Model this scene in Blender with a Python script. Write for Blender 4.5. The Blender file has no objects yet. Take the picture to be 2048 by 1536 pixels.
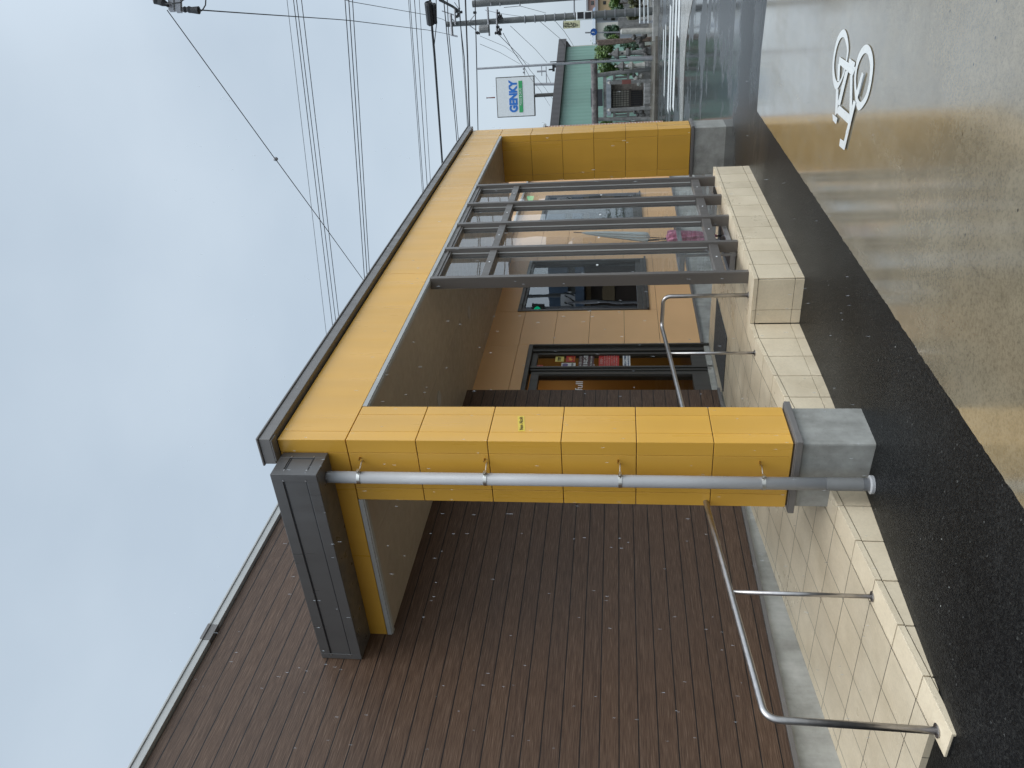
import bpy, bmesh, math, random
from mathutils import Vector, Matrix
random.seed(7)
scene = bpy.context.scene
R = math.radians
# ---------------------------------------------------------------- camera
F_PX, PITCH, ROLL, YAW, EYE = 1577.51, 0.134514, -0.0021793, 0.5427531, 1.55
FW = Vector((math.cos(YAW)*math.cos(PITCH), math.sin(YAW)*math.cos(PITCH), math.sin(PITCH)))
_r0 = Vector((math.sin(YAW), -math.cos(YAW), 0)); _u0 = _r0.cross(FW)
RT = _r0*math.cos(ROLL) + _u0*math.sin(ROLL)
UP = RT.cross(FW)
CAM = Vector((0, 0, EYE))
cd = bpy.data.cameras.new('camera'); cam = bpy.data.objects.new('camera', cd)
scene.collection.objects.link(cam); scene.camera = cam
cd.sensor_fit = 'HORIZONTAL'; cd.sensor_width = 36; cd.lens = F_PX/2048*36
cd.clip_start = 0.05; cd.clip_end = 2000
# the phone was held sideways: the world's up points to the left of the picture
m = Matrix((-UP, RT, -FW)).transposed().to_4x4(); m.translation = CAM
cam.matrix_world = m
# ---------------------------------------------------------------- world + sun
SUN_EL, SUN_AZ = R(58), R(250)          # azimuth measured from +X towards +Y
w = bpy.data.worlds.new('World'); scene.world = w; w.use_nodes = True
nt = w.node_tree; nt.nodes.clear()
def N(t, kind, **kw):
    n = t.nodes.new(kind)
    for k, v in kw.items():
        if k in n.inputs: n.inputs[k].default_value = v
        else: setattr(n, k, v)
    return n
out = N(nt, 'ShaderNodeOutputWorld'); add = N(nt, 'ShaderNodeAddShader')
nt.links.new(add.outputs[0], out.inputs[0])
sky = N(nt, 'ShaderNodeTexSky'); sky.sky_type = 'NISHITA'; sky.sun_disc = False
sky.sun_elevation = SUN_EL; sky.sun_rotation = R(90)-SUN_AZ; sky.air_density = 1; sky.dust_density = 5; sky.ozone_density = 1
b1 = N(nt, 'ShaderNodeBackground'); b1.inputs['Strength'].default_value = 0.03
nt.links.new(sky.outputs[0], b1.inputs[0]); nt.links.new(b1.outputs[0], add.inputs[0])
tc = N(nt, 'ShaderNodeTexCoord'); sep = N(nt, 'ShaderNodeSeparateXYZ'); nt.links.new(tc.outputs['Generated'], sep.inputs[0])
mp = N(nt, 'ShaderNodeMapping'); mp.inputs['Scale'].default_value = (1, 1, 1.8); nt.links.new(tc.outputs['Generated'], mp.inputs[0])
nz = N(nt, 'ShaderNodeTexNoise'); nz.inputs['Scale'].default_value = 2.6; nz.inputs['Detail'].default_value = 5; nz.inputs['Roughness'].default_value = .45
nt.links.new(mp.outputs[0], nz.inputs['Vector'])
cr = N(nt, 'ShaderNodeValToRGB'); nt.links.new(nz.outputs[0], cr.inputs[0])
cr.color_ramp.elements[0].position = .34; cr.color_ramp.elements[0].color = (.47, .555, .635, 1)
cr.color_ramp.elements[1].position = .66; cr.color_ramp.elements[1].color = (.555, .64, .715, 1)
zr = N(nt, 'ShaderNodeMapRange'); nt.links.new(sep.outputs['Z'], zr.inputs[0])
zr.inputs[1].default_value = .66; zr.inputs[2].default_value = 1; zr.inputs[3].default_value = 1; zr.inputs[4].default_value = 3.0
yr = N(nt, 'ShaderNodeMapRange'); nt.links.new(sep.outputs['Y'], yr.inputs[0])      # extra sky brightness behind the camera, added to lift the walls under the canopy
yr.inputs[1].default_value = .1; yr.inputs[2].default_value = -1; yr.inputs[3].default_value = 1; yr.inputs[4].default_value = 2.3
mu = N(nt, 'ShaderNodeMath'); mu.operation = 'MULTIPLY'; nt.links.new(zr.outputs[0], mu.inputs[0]); nt.links.new(yr.outputs[0], mu.inputs[1])
b2 = N(nt, 'ShaderNodeBackground'); nt.links.new(cr.outputs[0], b2.inputs[0]); nt.links.new(mu.outputs[0], b2.inputs[1]); nt.links.new(b2.outputs[0], add.inputs[1])
sl = bpy.data.lights.new('sun', 'SUN'); so = bpy.data.objects.new('sun', sl); scene.collection.objects.link(so)
sl.energy = 1.0; sl.angle = R(45); sl.color = (1, .97, .92)
sd = Vector((math.cos(SUN_AZ)*math.cos(SUN_EL), math.sin(SUN_AZ)*math.cos(SUN_EL), math.sin(SUN_EL)))
so.rotation_euler = sd.to_track_quat('Z', 'Y').to_euler(); so.location = (0, 0, 30)
scene.view_settings.view_transform = 'Standard'; scene.view_settings.look = 'None'
scene.view_settings.exposure = 0; scene.view_settings.gamma = 1
scene.cycles.max_bounces = 8; scene.cycles.transparent_max_bounces = 16
# ---------------------------------------------------------------- helpers
def ray(x, y):
    return FW*F_PX + RT*((1536-y)-768) - UP*(x-1024)
def on(ax, val, x, y):                  # where the line of sight through a photo pixel meets a plane of the place
    d = ray(x, y); return CAM + d*((val-CAM[ax])/d[ax])
def dep(x, y, d):
    return CAM + ray(x, y)*(d/F_PX)
WL = {}
class MB:
    def __init__(s): s.bm = bmesh.new()
    def hexa(s, p):                     # 4 bottom + 4 top points, same winding
        v = [s.bm.verts.new(q) for q in p]
        for f in ((3,2,1,0), (4,5,6,7), (0,1,5,4), (1,2,6,5), (2,3,7,6), (3,0,4,7)): s.bm.faces.new([v[i] for i in f])
        return s
    def box(s, x0, x1, y0, y1, z0, z1):
        return s.hexa([(x0,y0,z0),(x1,y0,z0),(x1,y1,z0),(x0,y1,z0),(x0,y0,z1),(x1,y0,z1),(x1,y1,z1),(x0,y1,z1)])
    def prism(s, pts, ex):              # planar outline pushed along ex
        ex = Vector(ex); a = [s.bm.verts.new(Vector(p)) for p in pts]; b = [s.bm.verts.new(Vector(p)+ex) for p in pts]; n = len(pts)
        s.bm.faces.new(a[::-1]); s.bm.faces.new(b)
        for i in range(n): s.bm.faces.new((a[i], a[(i+1) % n], b[(i+1) % n], b[i]))
        return s
    def obox(s, c, ax, ay, az):         # centre + three half axes
        c = Vector(c); ax = Vector(ax); ay = Vector(ay); az = Vector(az)
        return s.hexa([c-ax-ay-az, c+ax-ay-az, c+ax+ay-az, c-ax+ay-az, c-ax-ay+az, c+ax-ay+az, c+ax+ay+az, c-ax+ay+az])
    def quad(s, *p):
        s.bm.faces.new([s.bm.verts.new(q) for q in p]); return s
    def tube(s, path, r, n=10, caps=True):
        P = [Vector(p) for p in path]; rr = r if isinstance(r, (list, tuple)) else [r]*len(P)
        rings = []; ref = None
        for i, p in enumerate(P):
            t = (P[min(i+1, len(P)-1)]-P[max(i-1, 0)]).normalized()
            if ref is None: ref = t.orthogonal().normalized()
            a = (ref - t*ref.dot(t)).normalized(); ref = a; b = t.cross(a)
            rings.append([s.bm.verts.new(p+(a*math.cos(2*math.pi*k/n)+b*math.sin(2*math.pi*k/n))*rr[i]) for k in range(n)])
        for i in range(len(P)-1):
            for k in range(n): s.bm.faces.new((rings[i][k], rings[i][(k+1) % n], rings[i+1][(k+1) % n], rings[i+1][k]))
        if caps: s.bm.faces.new(rings[0][::-1]); s.bm.faces.new(rings[-1])
        return s
    def lathe(s, c, prof, n=16, sq=0):
        c = Vector(c); return s.tube([c+Vector((0,0,z)) for r_, z in prof], [max(r_, 1e-3) for r_, z in prof], n)
    def ball(s, c, r, sub=2, sc=(1,1,1)):
        bmesh.ops.create_icosphere(s.bm, subdivisions=sub, radius=1, matrix=Matrix.Translation(c) @ Matrix.Diagonal((r*sc[0], r*sc[1], r*sc[2], 1)))
        return s
    def disc(s, c, nrm, r, th, n=24):
        c = Vector(c); nrm = Vector(nrm).normalized(); return s.tube([c-nrm*th/2, c+nrm*th/2], r, n)
    def build(s, name, mat, parent=None, bevel=0, smooth=False, base=None, rep=False):
        bmesh.ops.recalc_face_normals(s.bm, faces=s.bm.faces)
        if base is None:
            if parent is not None: org = WL[parent.name]
            else:
                vs = [v.co for v in s.bm.verts]
                lo = [min(v[i] for v in vs) for i in range(3)]; hi = [max(v[i] for v in vs) for i in range(3)]
                org = Vector(((lo[0]+hi[0])/2, (lo[1]+hi[1])/2, lo[2]))
        else: org = Vector(base)
        uv = s.bm.loops.layers.uv.new('UVMap')
        for f in s.bm.faces:
            n = f.normal; k = max(range(3), key=lambda i: abs(n[i])); f.smooth = smooth
            for l in f.loops:
                c = l.vert.co; l[uv].uv = ((c.y, c.z), (c.x, c.z), (c.x, c.y))[k]
        for v in s.bm.verts: v.co -= org
        me = bpy.data.meshes.new(name); s.bm.to_mesh(me); s.bm.free()
        if smooth and hasattr(me, 'shade_smooth'): pass
        me.materials.append(mat); o = bpy.data.objects.new(name, me); scene.collection.objects.link(o)
        WL[o.name] = org
        if parent is not None: o.parent = parent; o.location = org-WL[parent.name]
        else: o.location = org
        if bevel:
            b = o.modifiers.new('bevel', 'BEVEL'); b.width = bevel; b.segments = 2; b.limit_method = 'ANGLE'; b.angle_limit = R(40)
        if smooth:
            for e in me.edges: pass
            md = o.modifiers.new('wn', 'WEIGHTED_NORMAL') if False else None
        return o
def tag(o, label=None, cat=None, group=None, kind=None):
    if label: o['label'] = label
    if cat: o['category'] = cat
    if group: o['group'] = group
    if kind: o['kind'] = kind
    return o
def thing(name, loc, label, cat, group=None):
    o = bpy.data.objects.new(name, None); scene.collection.objects.link(o); o.empty_display_size = .2
    o.location = loc; WL[o.name] = Vector(loc); return tag(o, label, cat, group)
def copy_thing(root, loc, label, rz=None):
    r = root.copy(); scene.collection.objects.link(r); r.location = loc; WL[r.name] = Vector(loc); r['label'] = label
    if rz is not None: r.rotation_euler = (0, 0, rz)
    for ch in list(root.children):
        c = ch.copy(); scene.collection.objects.link(c); c.parent = r
        for g in ch.children:
            d = g.copy(); scene.collection.objects.link(d); d.parent = c
    return r
def text(name, s, size, c, right, up, mat, parent, th=.002, width=None, bold=0, nm=None):
    cu = bpy.data.curves.new('txt', 'FONT'); cu.body = s; cu.size = size; cu.align_x = 'CENTER'; cu.align_y = 'CENTER'
    cu.extrude = th/2; cu.offset = bold
    t = bpy.data.objects.new('txt', cu); scene.collection.objects.link(t)
    bpy.context.view_layer.update()
    me = bpy.data.meshes.new_from_object(t.evaluated_get(bpy.context.evaluated_depsgraph_get()))
    bpy.data.objects.remove(t); bpy.data.curves.remove(cu)
    xs = [v.co.x for v in me.vertices] or [0, 1]; sx = 1
    if width: sx = width/(max(xs)-min(xs))
    right = Vector(right).normalized(); up = Vector(up).normalized(); nn = right.cross(up)
    org = Vector(c)
    for v in me.vertices: v.co = right*v.co.x*sx + up*v.co.y + nn*v.co.z
    me.materials.clear(); me.materials.append(mat); me.name = name
    o = bpy.data.objects.new(name, me); scene.collection.objects.link(o); WL[o.name] = org
    if parent is not None: o.parent = parent; o.location = org-WL[parent.name]
    else: o.location = org
    return o
# ---------------------------------------------------------------- materials
def base(name):
    m = bpy.data.materials.new(name); m.use_nodes = True; t = m.node_tree
    return m, t, t.nodes['Principled BSDF'], t.nodes['Material Output']
def link(t, a, b): t.links.new(a, b)
def coord(t, uv=False, scale=(1,1,1), obj=False):
    c = N(t, 'ShaderNodeTexCoord'); mp = N(t, 'ShaderNodeMapping'); mp.inputs['Scale'].default_value = scale
    link(t, c.outputs['UV' if uv else 'Object'], mp.inputs[0]); return mp.outputs[0]
def noise(t, vec, scale, detail=3, rough=.55):
    n = N(t, 'ShaderNodeTexNoise'); n.inputs['Scale'].default_value = scale; n.inputs['Detail'].default_value = detail; n.inputs['Roughness'].default_value = rough
    link(t, vec, n.inputs['Vector']); return n.outputs[0]
def ramp(t, fac, *stops):
    r = N(t, 'ShaderNodeValToRGB'); e = r.color_ramp.elements
    while len(e) < len(stops): e.new(.5)
    for i, (p, c) in enumerate(stops):
        e[i].position = p; e[i].color = (*c, 1) if isinstance(c, tuple) else (c, c, c, 1)
    link(t, fac, r.inputs[0]); return r.outputs[0]
def mix(t, fac, a, b, mode='MIX'):
    n = N(t, 'ShaderNodeMix'); n.data_type = 'RGBA'; n.blend_type = mode
    for i, v in ((0, fac), (6, a), (7, b)):
        if hasattr(v, 'links'): link(t, v, n.inputs[i])
        elif isinstance(v, tuple): n.inputs[i].default_value = (*v, 1)
        else: n.inputs[i].default_value = v if i == 0 else (v, v, v, 1)
    return n.outputs[2]
def mathn(t, op, a, b=0):
    n = N(t, 'ShaderNodeMath'); n.operation = op
    for s, v in ((n.inputs[0], a), (n.inputs[1], b)):
        if hasattr(v, 'links'): link(t, v, s)
        else: s.default_value = v
    return n.outputs[0]
def bump(t, p, h, dist=.002, strength=.5):
    b = N(t, 'ShaderNodeBump'); b.inputs['Distance'].default_value = dist; b.inputs['Strength'].default_value = strength
    link(t, h, b.inputs['Height']); link(t, b.outputs[0], p.inputs['Normal'])
def sc(c, k): return tuple(min(1, x*k) for x in c)
def mat(name, col, rough=.5, metal=0, var=.12, vs=6, spec=.5, bmp=0, bs=60, coat=0):
    m, t, p, o = base(name); v = coord(t)
    n = noise(t, v, vs, 5)
    link(t, ramp(t, n, (.3, sc(col, 1-var)), (.7, sc(col, 1+var))), p.inputs['Base Color'])
    r = ramp(t, noise(t, v, vs*2.3, 4), (.3, rough*.8), (.7, min(1, rough*1.2))); link(t, r, p.inputs['Roughness'])
    p.inputs['Metallic'].default_value = metal; p.inputs['Specular IOR Level'].default_value = spec
    if coat: p.inputs['Coat Weight'].default_value = coat; p.inputs['Coat Roughness'].default_value = .12
    if bmp: bump(t, p, noise(t, v, bs, 4), bmp, .6)
    return m
def emit(name, col, st):
    m, t, p, o = base(name); p.inputs['Base Color'].default_value = (*col, 1); p.inputs['Emission Color'].default_value = (*col, 1); p.inputs['Emission Strength'].default_value = st; return m
M = {}
# painted metal cladding: faint waviness, rain marks
def paint(name, col, rough=.33, metal=0, wet=0):
    m, t, p, o = base(name); v = coord(t); vz = coord(t, scale=(5, 5, .4))
    a = ramp(t, noise(t, v, 1.1, 3), (.3, sc(col, .93)), (.7, sc(col, 1.05)))
    st = ramp(t, noise(t, vz, 1.6, 2, .4), (.35, .93), (.65, 1.0))
    gi = N(t, 'ShaderNodeNewGeometry'); a = mix(t, .5, a, ramp(t, gi.outputs['Random Per Island'], (0, .88), (1, 1.06)), 'MULTIPLY')
    link(t, mix(t, .7, a, st, 'MULTIPLY'), p.inputs['Base Color'])
    link(t, ramp(t, noise(t, vz, 2.2, 4), (.35, rough*.75), (.7, rough*1.35)), p.inputs['Roughness'])
    p.inputs['Metallic'].default_value = metal; p.inputs['Coat Weight'].default_value = wet; p.inputs['Coat Roughness'].default_value = .22
    bump(t, p, noise(t, v, 2.2, 2), .012, .12); return m
M['yellow'] = paint('yellow_cladding', (.665, .36, .05), .36, wet=.22)
M['trim'] = paint('grey_trim', (.175, .163, .155), .4, .25)
M['trim_light'] = paint('light_grey_trim', (.42, .42, .405), .42, .15)
M['soffit'] = paint('taupe_soffit', (.40, .335, .255), .45)
M['gutter'] = paint('gutter_box_grey', (.118, .114, .112), .36, .3)
M['alu'] = paint('bronze_aluminium', (.155, .14, .128), .38, .35)
M['alu_dark'] = paint('dark_aluminium', (.07, .065, .058), .4, .35)
M['pvc'] = mat('grey_pvc', (.37, .37, .375), .38, 0, .06, 3)
M['steel'] = mat('brushed_steel', (.42, .40, .39), .36, 1, .12, 25)
M['clamp'] = mat('clamp_steel', (.62, .60, .56), .3, 1, .05)
M['brass'] = mat('brass_screw', (.45, .27, .07), .35, .9, .1)
M['black'] = mat('black_matte', (.012, .012, .014), .5, 0, .1)
M['grout'] = mat('dark_grout', (.012, .011, .01), .8)
M['white'] = mat('white_paint', (.72, .74, .74), .45, 0, .05)
M['rubber'] = mat('cable_black', (.018, .019, .022), .6, 0, .1)
def beige():
    m, t, p, o = base('beige_panel'); v = coord(t)
    link(t, ramp(t, noise(t, v, .8, 3), (.3, (.70, .41, .19)), (.7, (.78, .46, .215))), p.inputs['Base Color'])
    p.inputs['Roughness'].default_value = .42; bump(t, p, noise(t, v, 90, 2), .0006, .4); return m
M['beige'] = beige()
def siding():
    m, t, p, o = base('brown_siding')
    uv = N(t, 'ShaderNodeTexCoord').outputs['UV']; s = N(t, 'ShaderNodeSeparateXYZ'); link(t, uv, s.inputs[0])
    H = .1275
    q = mathn(t, 'DIVIDE', mathn(t, 'SUBTRACT', s.outputs[1], .019), H)
    fr = mathn(t, 'FRACT', q); fl = mathn(t, 'FLOOR', q)
    wn = N(t, 'ShaderNodeTexWhiteNoise'); wn.noise_dimensions = '1D'; link(t, fl, wn.inputs['W'])
    cb = N(t, 'ShaderNodeCombineXYZ'); link(t, mathn(t, 'MULTIPLY', s.outputs[0], 1.0), cb.inputs[0]); link(t, mathn(t, 'MULTIPLY', s.outputs[1], 1.0), cb.inputs[1]); link(t, mathn(t, 'MULTIPLY', wn.outputs[0], 37), cb.inputs[2])
    mp = N(t, 'ShaderNodeMapping'); mp.inputs['Scale'].default_value = (7, 230, 1); link(t, cb.outputs[0], mp.inputs[0])
    g = noise(t, mp.outputs[0], 1, 5, .62)
    mp2 = N(t, 'ShaderNodeMapping'); mp2.inputs['Scale'].default_value = (1.1, 30, 1); link(t, cb.outputs[0], mp2.inputs[0])
    g2 = noise(t, mp2.outputs[0], 1, 4)
    col = ramp(t, g, (.36, (.058, .031, .018)), (.50, (.090, .051, .031)), (.62, (.135, .083, .054)), (.76, (.22, .15, .107)))
    col = mix(t, .5, col, ramp(t, g2, (.3, .84), (.7, 1.1)), 'MULTIPLY')
    col = mix(t, mathn(t, 'MULTIPLY', wn.outputs[0], .22), col, (.03, .02, .018))
    groove = mathn(t, 'LESS_THAN', fr, .06)
    col = mix(t, groove, col, (.006, .005, .005))
    link(t, col, p.inputs['Base Color']); p.inputs['Roughness'].default_value = .5; p.inputs['Specular IOR Level'].default_value = .35
    h = mathn(t, 'SUBTRACT', mathn(t, 'MULTIPLY', g, .5), mathn(t, 'MULTIPLY', groove, 2))
    bump(t, p, h, .004, 1); return m
M['siding'] = siding()
def concrete(name, a, b, rough, wet=0, stain=.35, sc_=1.3):
    m, t, p, o = base(name); v = coord(t); vz = coord(t, scale=(9, 9, .8))
    n = noise(t, v, sc_, 7, .62)
    c = ramp(t, n, (.3, a), (.5, tuple((x+y)/2 for x, y in zip(a, b))), (.7, b))
    c = mix(t, stain, c, ramp(t, noise(t, vz, 1.2, 6, .65), (.35, .6), (.6, 1.05)), 'MULTIPLY')
    ho = N(t, 'ShaderNodeTexVoronoi'); ho.inputs['Scale'].default_value = 34; link(t, v, ho.inputs['Vector'])
    c = mix(t, .35, c, ramp(t, ho.outputs['Distance'], (.05, .35), (.13, 1.0)), 'MULTIPLY')
    link(t, c, p.inputs['Base Color'])
    link(t, ramp(t, noise(t, v, 2.4, 5), (.35, rough*.6), (.7, rough)), p.inputs['Roughness'])
    bump(t, p, noise(t, v, 45, 6, .7), .003, .35); return m
M['concrete'] = concrete('plinth_concrete', (.25, .245, .222), (.39, .385, .355), .55, sc_=8, stain=.25)
M['foundation'] = concrete('foundation_concrete', (.23, .225, .20), (.47, .465, .43), .5, sc_=3.5)
M['stone'] = concrete('granite', (.14, .14, .135), (.29, .285, .275), .75, sc_=6, stain=.8)
M['stone_dark'] = concrete('weathered_stone', (.07, .068, .065), (.17, .16, .15), .8, sc_=7, stain=.8)
M['stone_brown'] = concrete('carved_stone', (.08, .06, .05), (.27, .2, .16), .8, sc_=14, stain=.6)
M['stone_light'] = concrete('pale_stone', (.33, .32, .29), (.55, .53, .48), .7, sc_=6)
def pavement():
    m, t, p, o = base('wet_concrete_pavement'); v = coord(t); vx = coord(t, scale=(.35, 2.2, 1))
    c = ramp(t, noise(t, v, .55, 6, .6), (.3, (.185, .15, .098)), (.55, (.235, .198, .135)), (.75, (.285, .25, .185)))
    c = mix(t, .7, c, ramp(t, noise(t, v, 5, 8, .7), (.3, .72), (.62, 1.05)), 'MULTIPLY')
    c = mix(t, .7, c, ramp(t, noise(t, v, 60, 5, .75), (.33, .55), (.55, 1.05)), 'MULTIPLY')
    ho = N(t, 'ShaderNodeTexVoronoi'); ho.inputs['Scale'].default_value = 6.5; link(t, v, ho.inputs['Vector'])
    c = mix(t, 1, c, ramp(t, ho.outputs['Distance'], (.03, .12), (.055, 1.0)), 'MULTIPLY')
    link(t, c, p.inputs['Base Color'])
    link(t, ramp(t, noise(t, vx, 1.6, 7, .65), (.3, .10), (.5, .17), (.72, .32)), p.inputs['Roughness'])
    p.inputs['Specular IOR Level'].default_value = .8; link(t, ramp(t, noise(t, coord(t, scale=(1, 1, 1)), .9, 6, .6), (.35, .6), (.6, 1.0)), p.inputs['Coat Weight']); p.inputs['Coat IOR'].default_value = 1.62; p.inputs['Coat Roughness'].default_value = .1
    h = mix(t, .5, noise(t, v, 28, 7, .7), noise(t, v, 3, 3)); bump(t, p, h, .003, .12); return m
M['pavement'] = pavement()
def asphalt():
    m, t, p, o = base('wet_asphalt'); v = coord(t)
    vo = N(t, 'ShaderNodeTexVoronoi'); vo.inputs['Scale'].default_value = 110; link(t, v, vo.inputs['Vector'])
    v2 = N(t, 'ShaderNodeTexVoronoi'); v2.inputs['Scale'].default_value = 7; link(t, v, v2.inputs['Vector'])
    c = ramp(t, vo.outputs['Color'], (.1, (.004, .0042, .0045)), (.6, (.011, .011, .0112)), (.93, (.022, .022, .021)), (.985, (.09, .09, .085)))
    c = mix(t, ramp(t, v2.outputs['Distance'], (.022, 1.0), (.034, 0.0)), c, (.3, .3, .28))
    c = mix(t, .7, c, ramp(t, noise(t, v, .9, 6, .6), (.35, .55), (.65, 1.5)), 'MULTIPLY')
    link(t, c, p.inputs['Base Color'])
    sx_ = N(t, 'ShaderNodeSeparateXYZ'); link(t, v, sx_.inputs[0]); fx_ = N(t, 'ShaderNodeMapRange'); link(t, sx_.outputs[0], fx_.inputs[0]); fx_.inputs[1].default_value = 8.5; fx_.inputs[2].default_value = 12
    pu = ramp(t, noise(t, coord(t, scale=(.8, .55, 1)), .9, 7, .62), (.48, 0.0), (.53, 1.0))     # standing water, only out on the road
    pu = mathn(t, 'MULTIPLY', pu, fx_.outputs[0])
    link(t, mix(t, pu, mix(t, fx_.outputs[0], .38, .3), .1), p.inputs['Roughness'])
    link(t, mix(t, pu, mix(t, fx_.outputs[0], .10, .8), 1.0), p.inputs['Specular IOR Level'])
    b = N(t, 'ShaderNodeBump'); b.inputs['Distance'].default_value = .005
    link(t, mix(t, pu, mix(t, fx_.outputs[0], .75, .2), .04), b.inputs['Strength']); link(t, mix(t, .5, noise(t, v, 120, 4, .7), vo.outputs['Distance']), b.inputs['Height']); link(t, b.outputs[0], p.inputs['Normal'])
    return m
M['asphalt'] = asphalt()
def tiles(name, grid, a=(.64, .53, .37), b=(.79, .67, .49), dots=False):
    m, t, p, o = base(name); v = coord(t)
    c = ramp(t, noise(t, v, 3.1, 6, .6), (.3, a), (.7, b))
    c = mix(t, .5, c, ramp(t, noise(t, v, 60, 5, .7), (.3, .8), (.6, 1.0)), 'MULTIPLY')
    ri = N(t, 'ShaderNodeNewGeometry'); c = mix(t, .16, c, ramp(t, ri.outputs['Random Per Island'], (0, .5), (1, 1.2)), 'MULTIPLY')
    if grid:
        uv = N(t, 'ShaderNodeTexCoord').outputs['UV']; mp = N(t, 'ShaderNodeMapping'); mp.inputs['Location'].default_value = (-(3.288 % .3107), -(3.392 % .3107), 0); link(t, uv, mp.inputs[0])
        br = N(t, 'ShaderNodeTexBrick'); br.offset = 0; br.inputs['Scale'].default_value = 1; br.inputs['Brick Width'].default_value = .3107; br.inputs['Row Height'].default_value = .3107
        br.inputs['Mortar Size'].default_value = .0026; br.inputs['Mortar Smooth'].default_value = 0; br.inputs['Bias'].default_value = 0
        br.inputs['Color1'].default_value = (.92,)*3+(1,); br.inputs['Color2'].default_value = (1, 1, 1, 1); link(t, mp.outputs[0], br.inputs['Vector'])
        c = mix(t, 1, c, br.outputs['Color'], 'MULTIPLY'); c = mix(t, br.outputs['Fac'], c, (.05, .042, .032))
        st = ramp(t, noise(t, coord(t, scale=(1, 1, 1)), 1.4, 7, .7), (.42, .6), (.6, 1.0)); c = mix(t, .25, c, st, 'MULTIPLY')
        vo = N(t, 'ShaderNodeTexVoronoi'); vo.inputs['Scale'].default_value = 62; vo.inputs['Randomness'].default_value = 0; link(t, mp.outputs[0], vo.inputs['Vector'])
        c = mix(t, .35, c, ramp(t, vo.outputs['Distance'], (.2, 1.0), (.6, .86)), 'MULTIPLY')
        bump(t, p, mathn(t, 'ADD', mathn(t, 'MULTIPLY', vo.outputs['Distance'], -.4), mathn(t, 'MULTIPLY', br.outputs['Fac'], -1)), .003, .6)
    else: bump(t, p, noise(t, v, 120, 3), .001, .3)
    link(t, c, p.inputs['Base Color']); link(t, ramp(t, noise(t, v, 2, 4), (.3, .22), (.7, .42)), p.inputs['Roughness']); return m
M['tile'] = tiles('cream_tile', False); M['tile_floor'] = tiles('ribbed_floor_tile', True)
def brick():
    m, t, p, o = base('brick_cladding'); uv = N(t, 'ShaderNodeTexCoord').outputs['UV']
    br = N(t, 'ShaderNodeTexBrick'); br.inputs['Scale'].default_value = 1; br.inputs['Brick Width'].default_value = .23; br.inputs['Row Height'].default_value = .075
    br.inputs['Mortar Size'].default_value = .009; br.inputs['Color1'].default_value = (.27, .13, .09, 1); br.inputs['Color2'].default_value = (.36, .2, .14, 1); br.inputs['Mortar'].default_value = (.5, .44, .38, 1)
    link(t, uv, br.inputs['Vector']); link(t, br.outputs['Color'], p.inputs['Base Color']); p.inputs['Roughness'].default_value = .7; return m
M['brick'] = brick()
def corr(name, col, pitch, ax=0, depth=.5):
    m, t, p, o = base(name); uv = N(t, 'ShaderNodeTexCoord').outputs['UV']; s = N(t, 'ShaderNodeSeparateXYZ'); link(t, uv, s.inputs[0])
    wv = mathn(t, 'SINE', mathn(t, 'MULTIPLY', s.outputs[ax], 2*math.pi/pitch))
    c = ramp(t, noise(t, coord(t, scale=(1, 1, .3)), .6, 5), (.3, sc(col, .85)), (.7, sc(col, 1.12)))
    c = mix(t, depth*.4, c, ramp(t, mathn(t, 'ADD', mathn(t, 'MULTIPLY', wv, .5), .5), (0, .5), (1, 1.1)), 'MULTIPLY')
    link(t, c, p.inputs['Base Color']); p.inputs['Roughness'].default_value = .5; bump(t, p, wv, .02, depth); return m
M['green_wall'] = corr('green_corrugated', (.16, .29, .235), .34, depth=.25)
M['tin'] = corr('grey_corrugated', (.3, .33, .36), .3)
M['roof_dark'] = corr('dark_roof', (.05, .042, .042), .5, depth=.2)
M['roof_blue'] = corr('blue_grey_roof', (.13, .19, .27), .35)
M['plaster_tan'] = mat('tan_plaster', (.45, .33, .19), .7, vs=1)
M['plaster_pink'] = mat('pink_plaster', (.42, .27, .23), .7, vs=1)
M['plaster_white'] = mat('white_plaster', (.58, .56, .50), .7, vs=1)
M['plaster_brown'] = mat('brown_wall_paint', (.10, .07, .055), .6, vs=1)
M['wood_dark'] = mat('dark_timber', (.045, .036, .03), .6, vs=9, var=.35)
M['wood_grey'] = mat('silvered_timber', (.17, .145, .125), .7, vs=9, var=.35)
M['paper'] = mat('lattice_paper', (.5, .47, .4), .7)
M['pole'] = concrete('pole_concrete', (.085, .09, .09), (.155, .16, .155), .6, sc_=3)
M['galv'] = mat('galvanised_steel', (.33, .33, .345), .4, .6, .12)
M['rust'] = mat('rusty_paint', (.17, .055, .045), .6)
M['soil'] = concrete('wet_soil', (.06, .052, .04), (.17, .15, .12), .5, sc_=2)
M['kerb'] = concrete('kerb_concrete', (.22, .215, .20), (.38, .37, .345), .3, sc_=3)
def leaf(name, a, b):
    m, t, p, o = base(name); g = N(t, 'ShaderNodeNewGeometry'); v = coord(t)
    c = ramp(t, g.outputs['Random Per Island'], (0, a), (1, b)); c = mix(t, .6, c, ramp(t, noise(t, v, 2.0, 3), (.35, .45), (.65, 1.35)), 'MULTIPLY')
    link(t, c, p.inputs['Base Color']); p.inputs['Roughness'].default_value = .45; return m
M['leaf'] = leaf('garden_leaves', (.045, .095, .02), (.15, .235, .05))
M['leaf_dark'] = leaf('dark_leaves', (.02, .055, .028), (.065, .125, .06))
M['leaf_brown'] = leaf('brown_green_leaves', (.06, .055, .02), (.13, .14, .05))
M['bark'] = mat('bark', (.07, .055, .04), .8, vs=12, var=.3)
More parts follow.
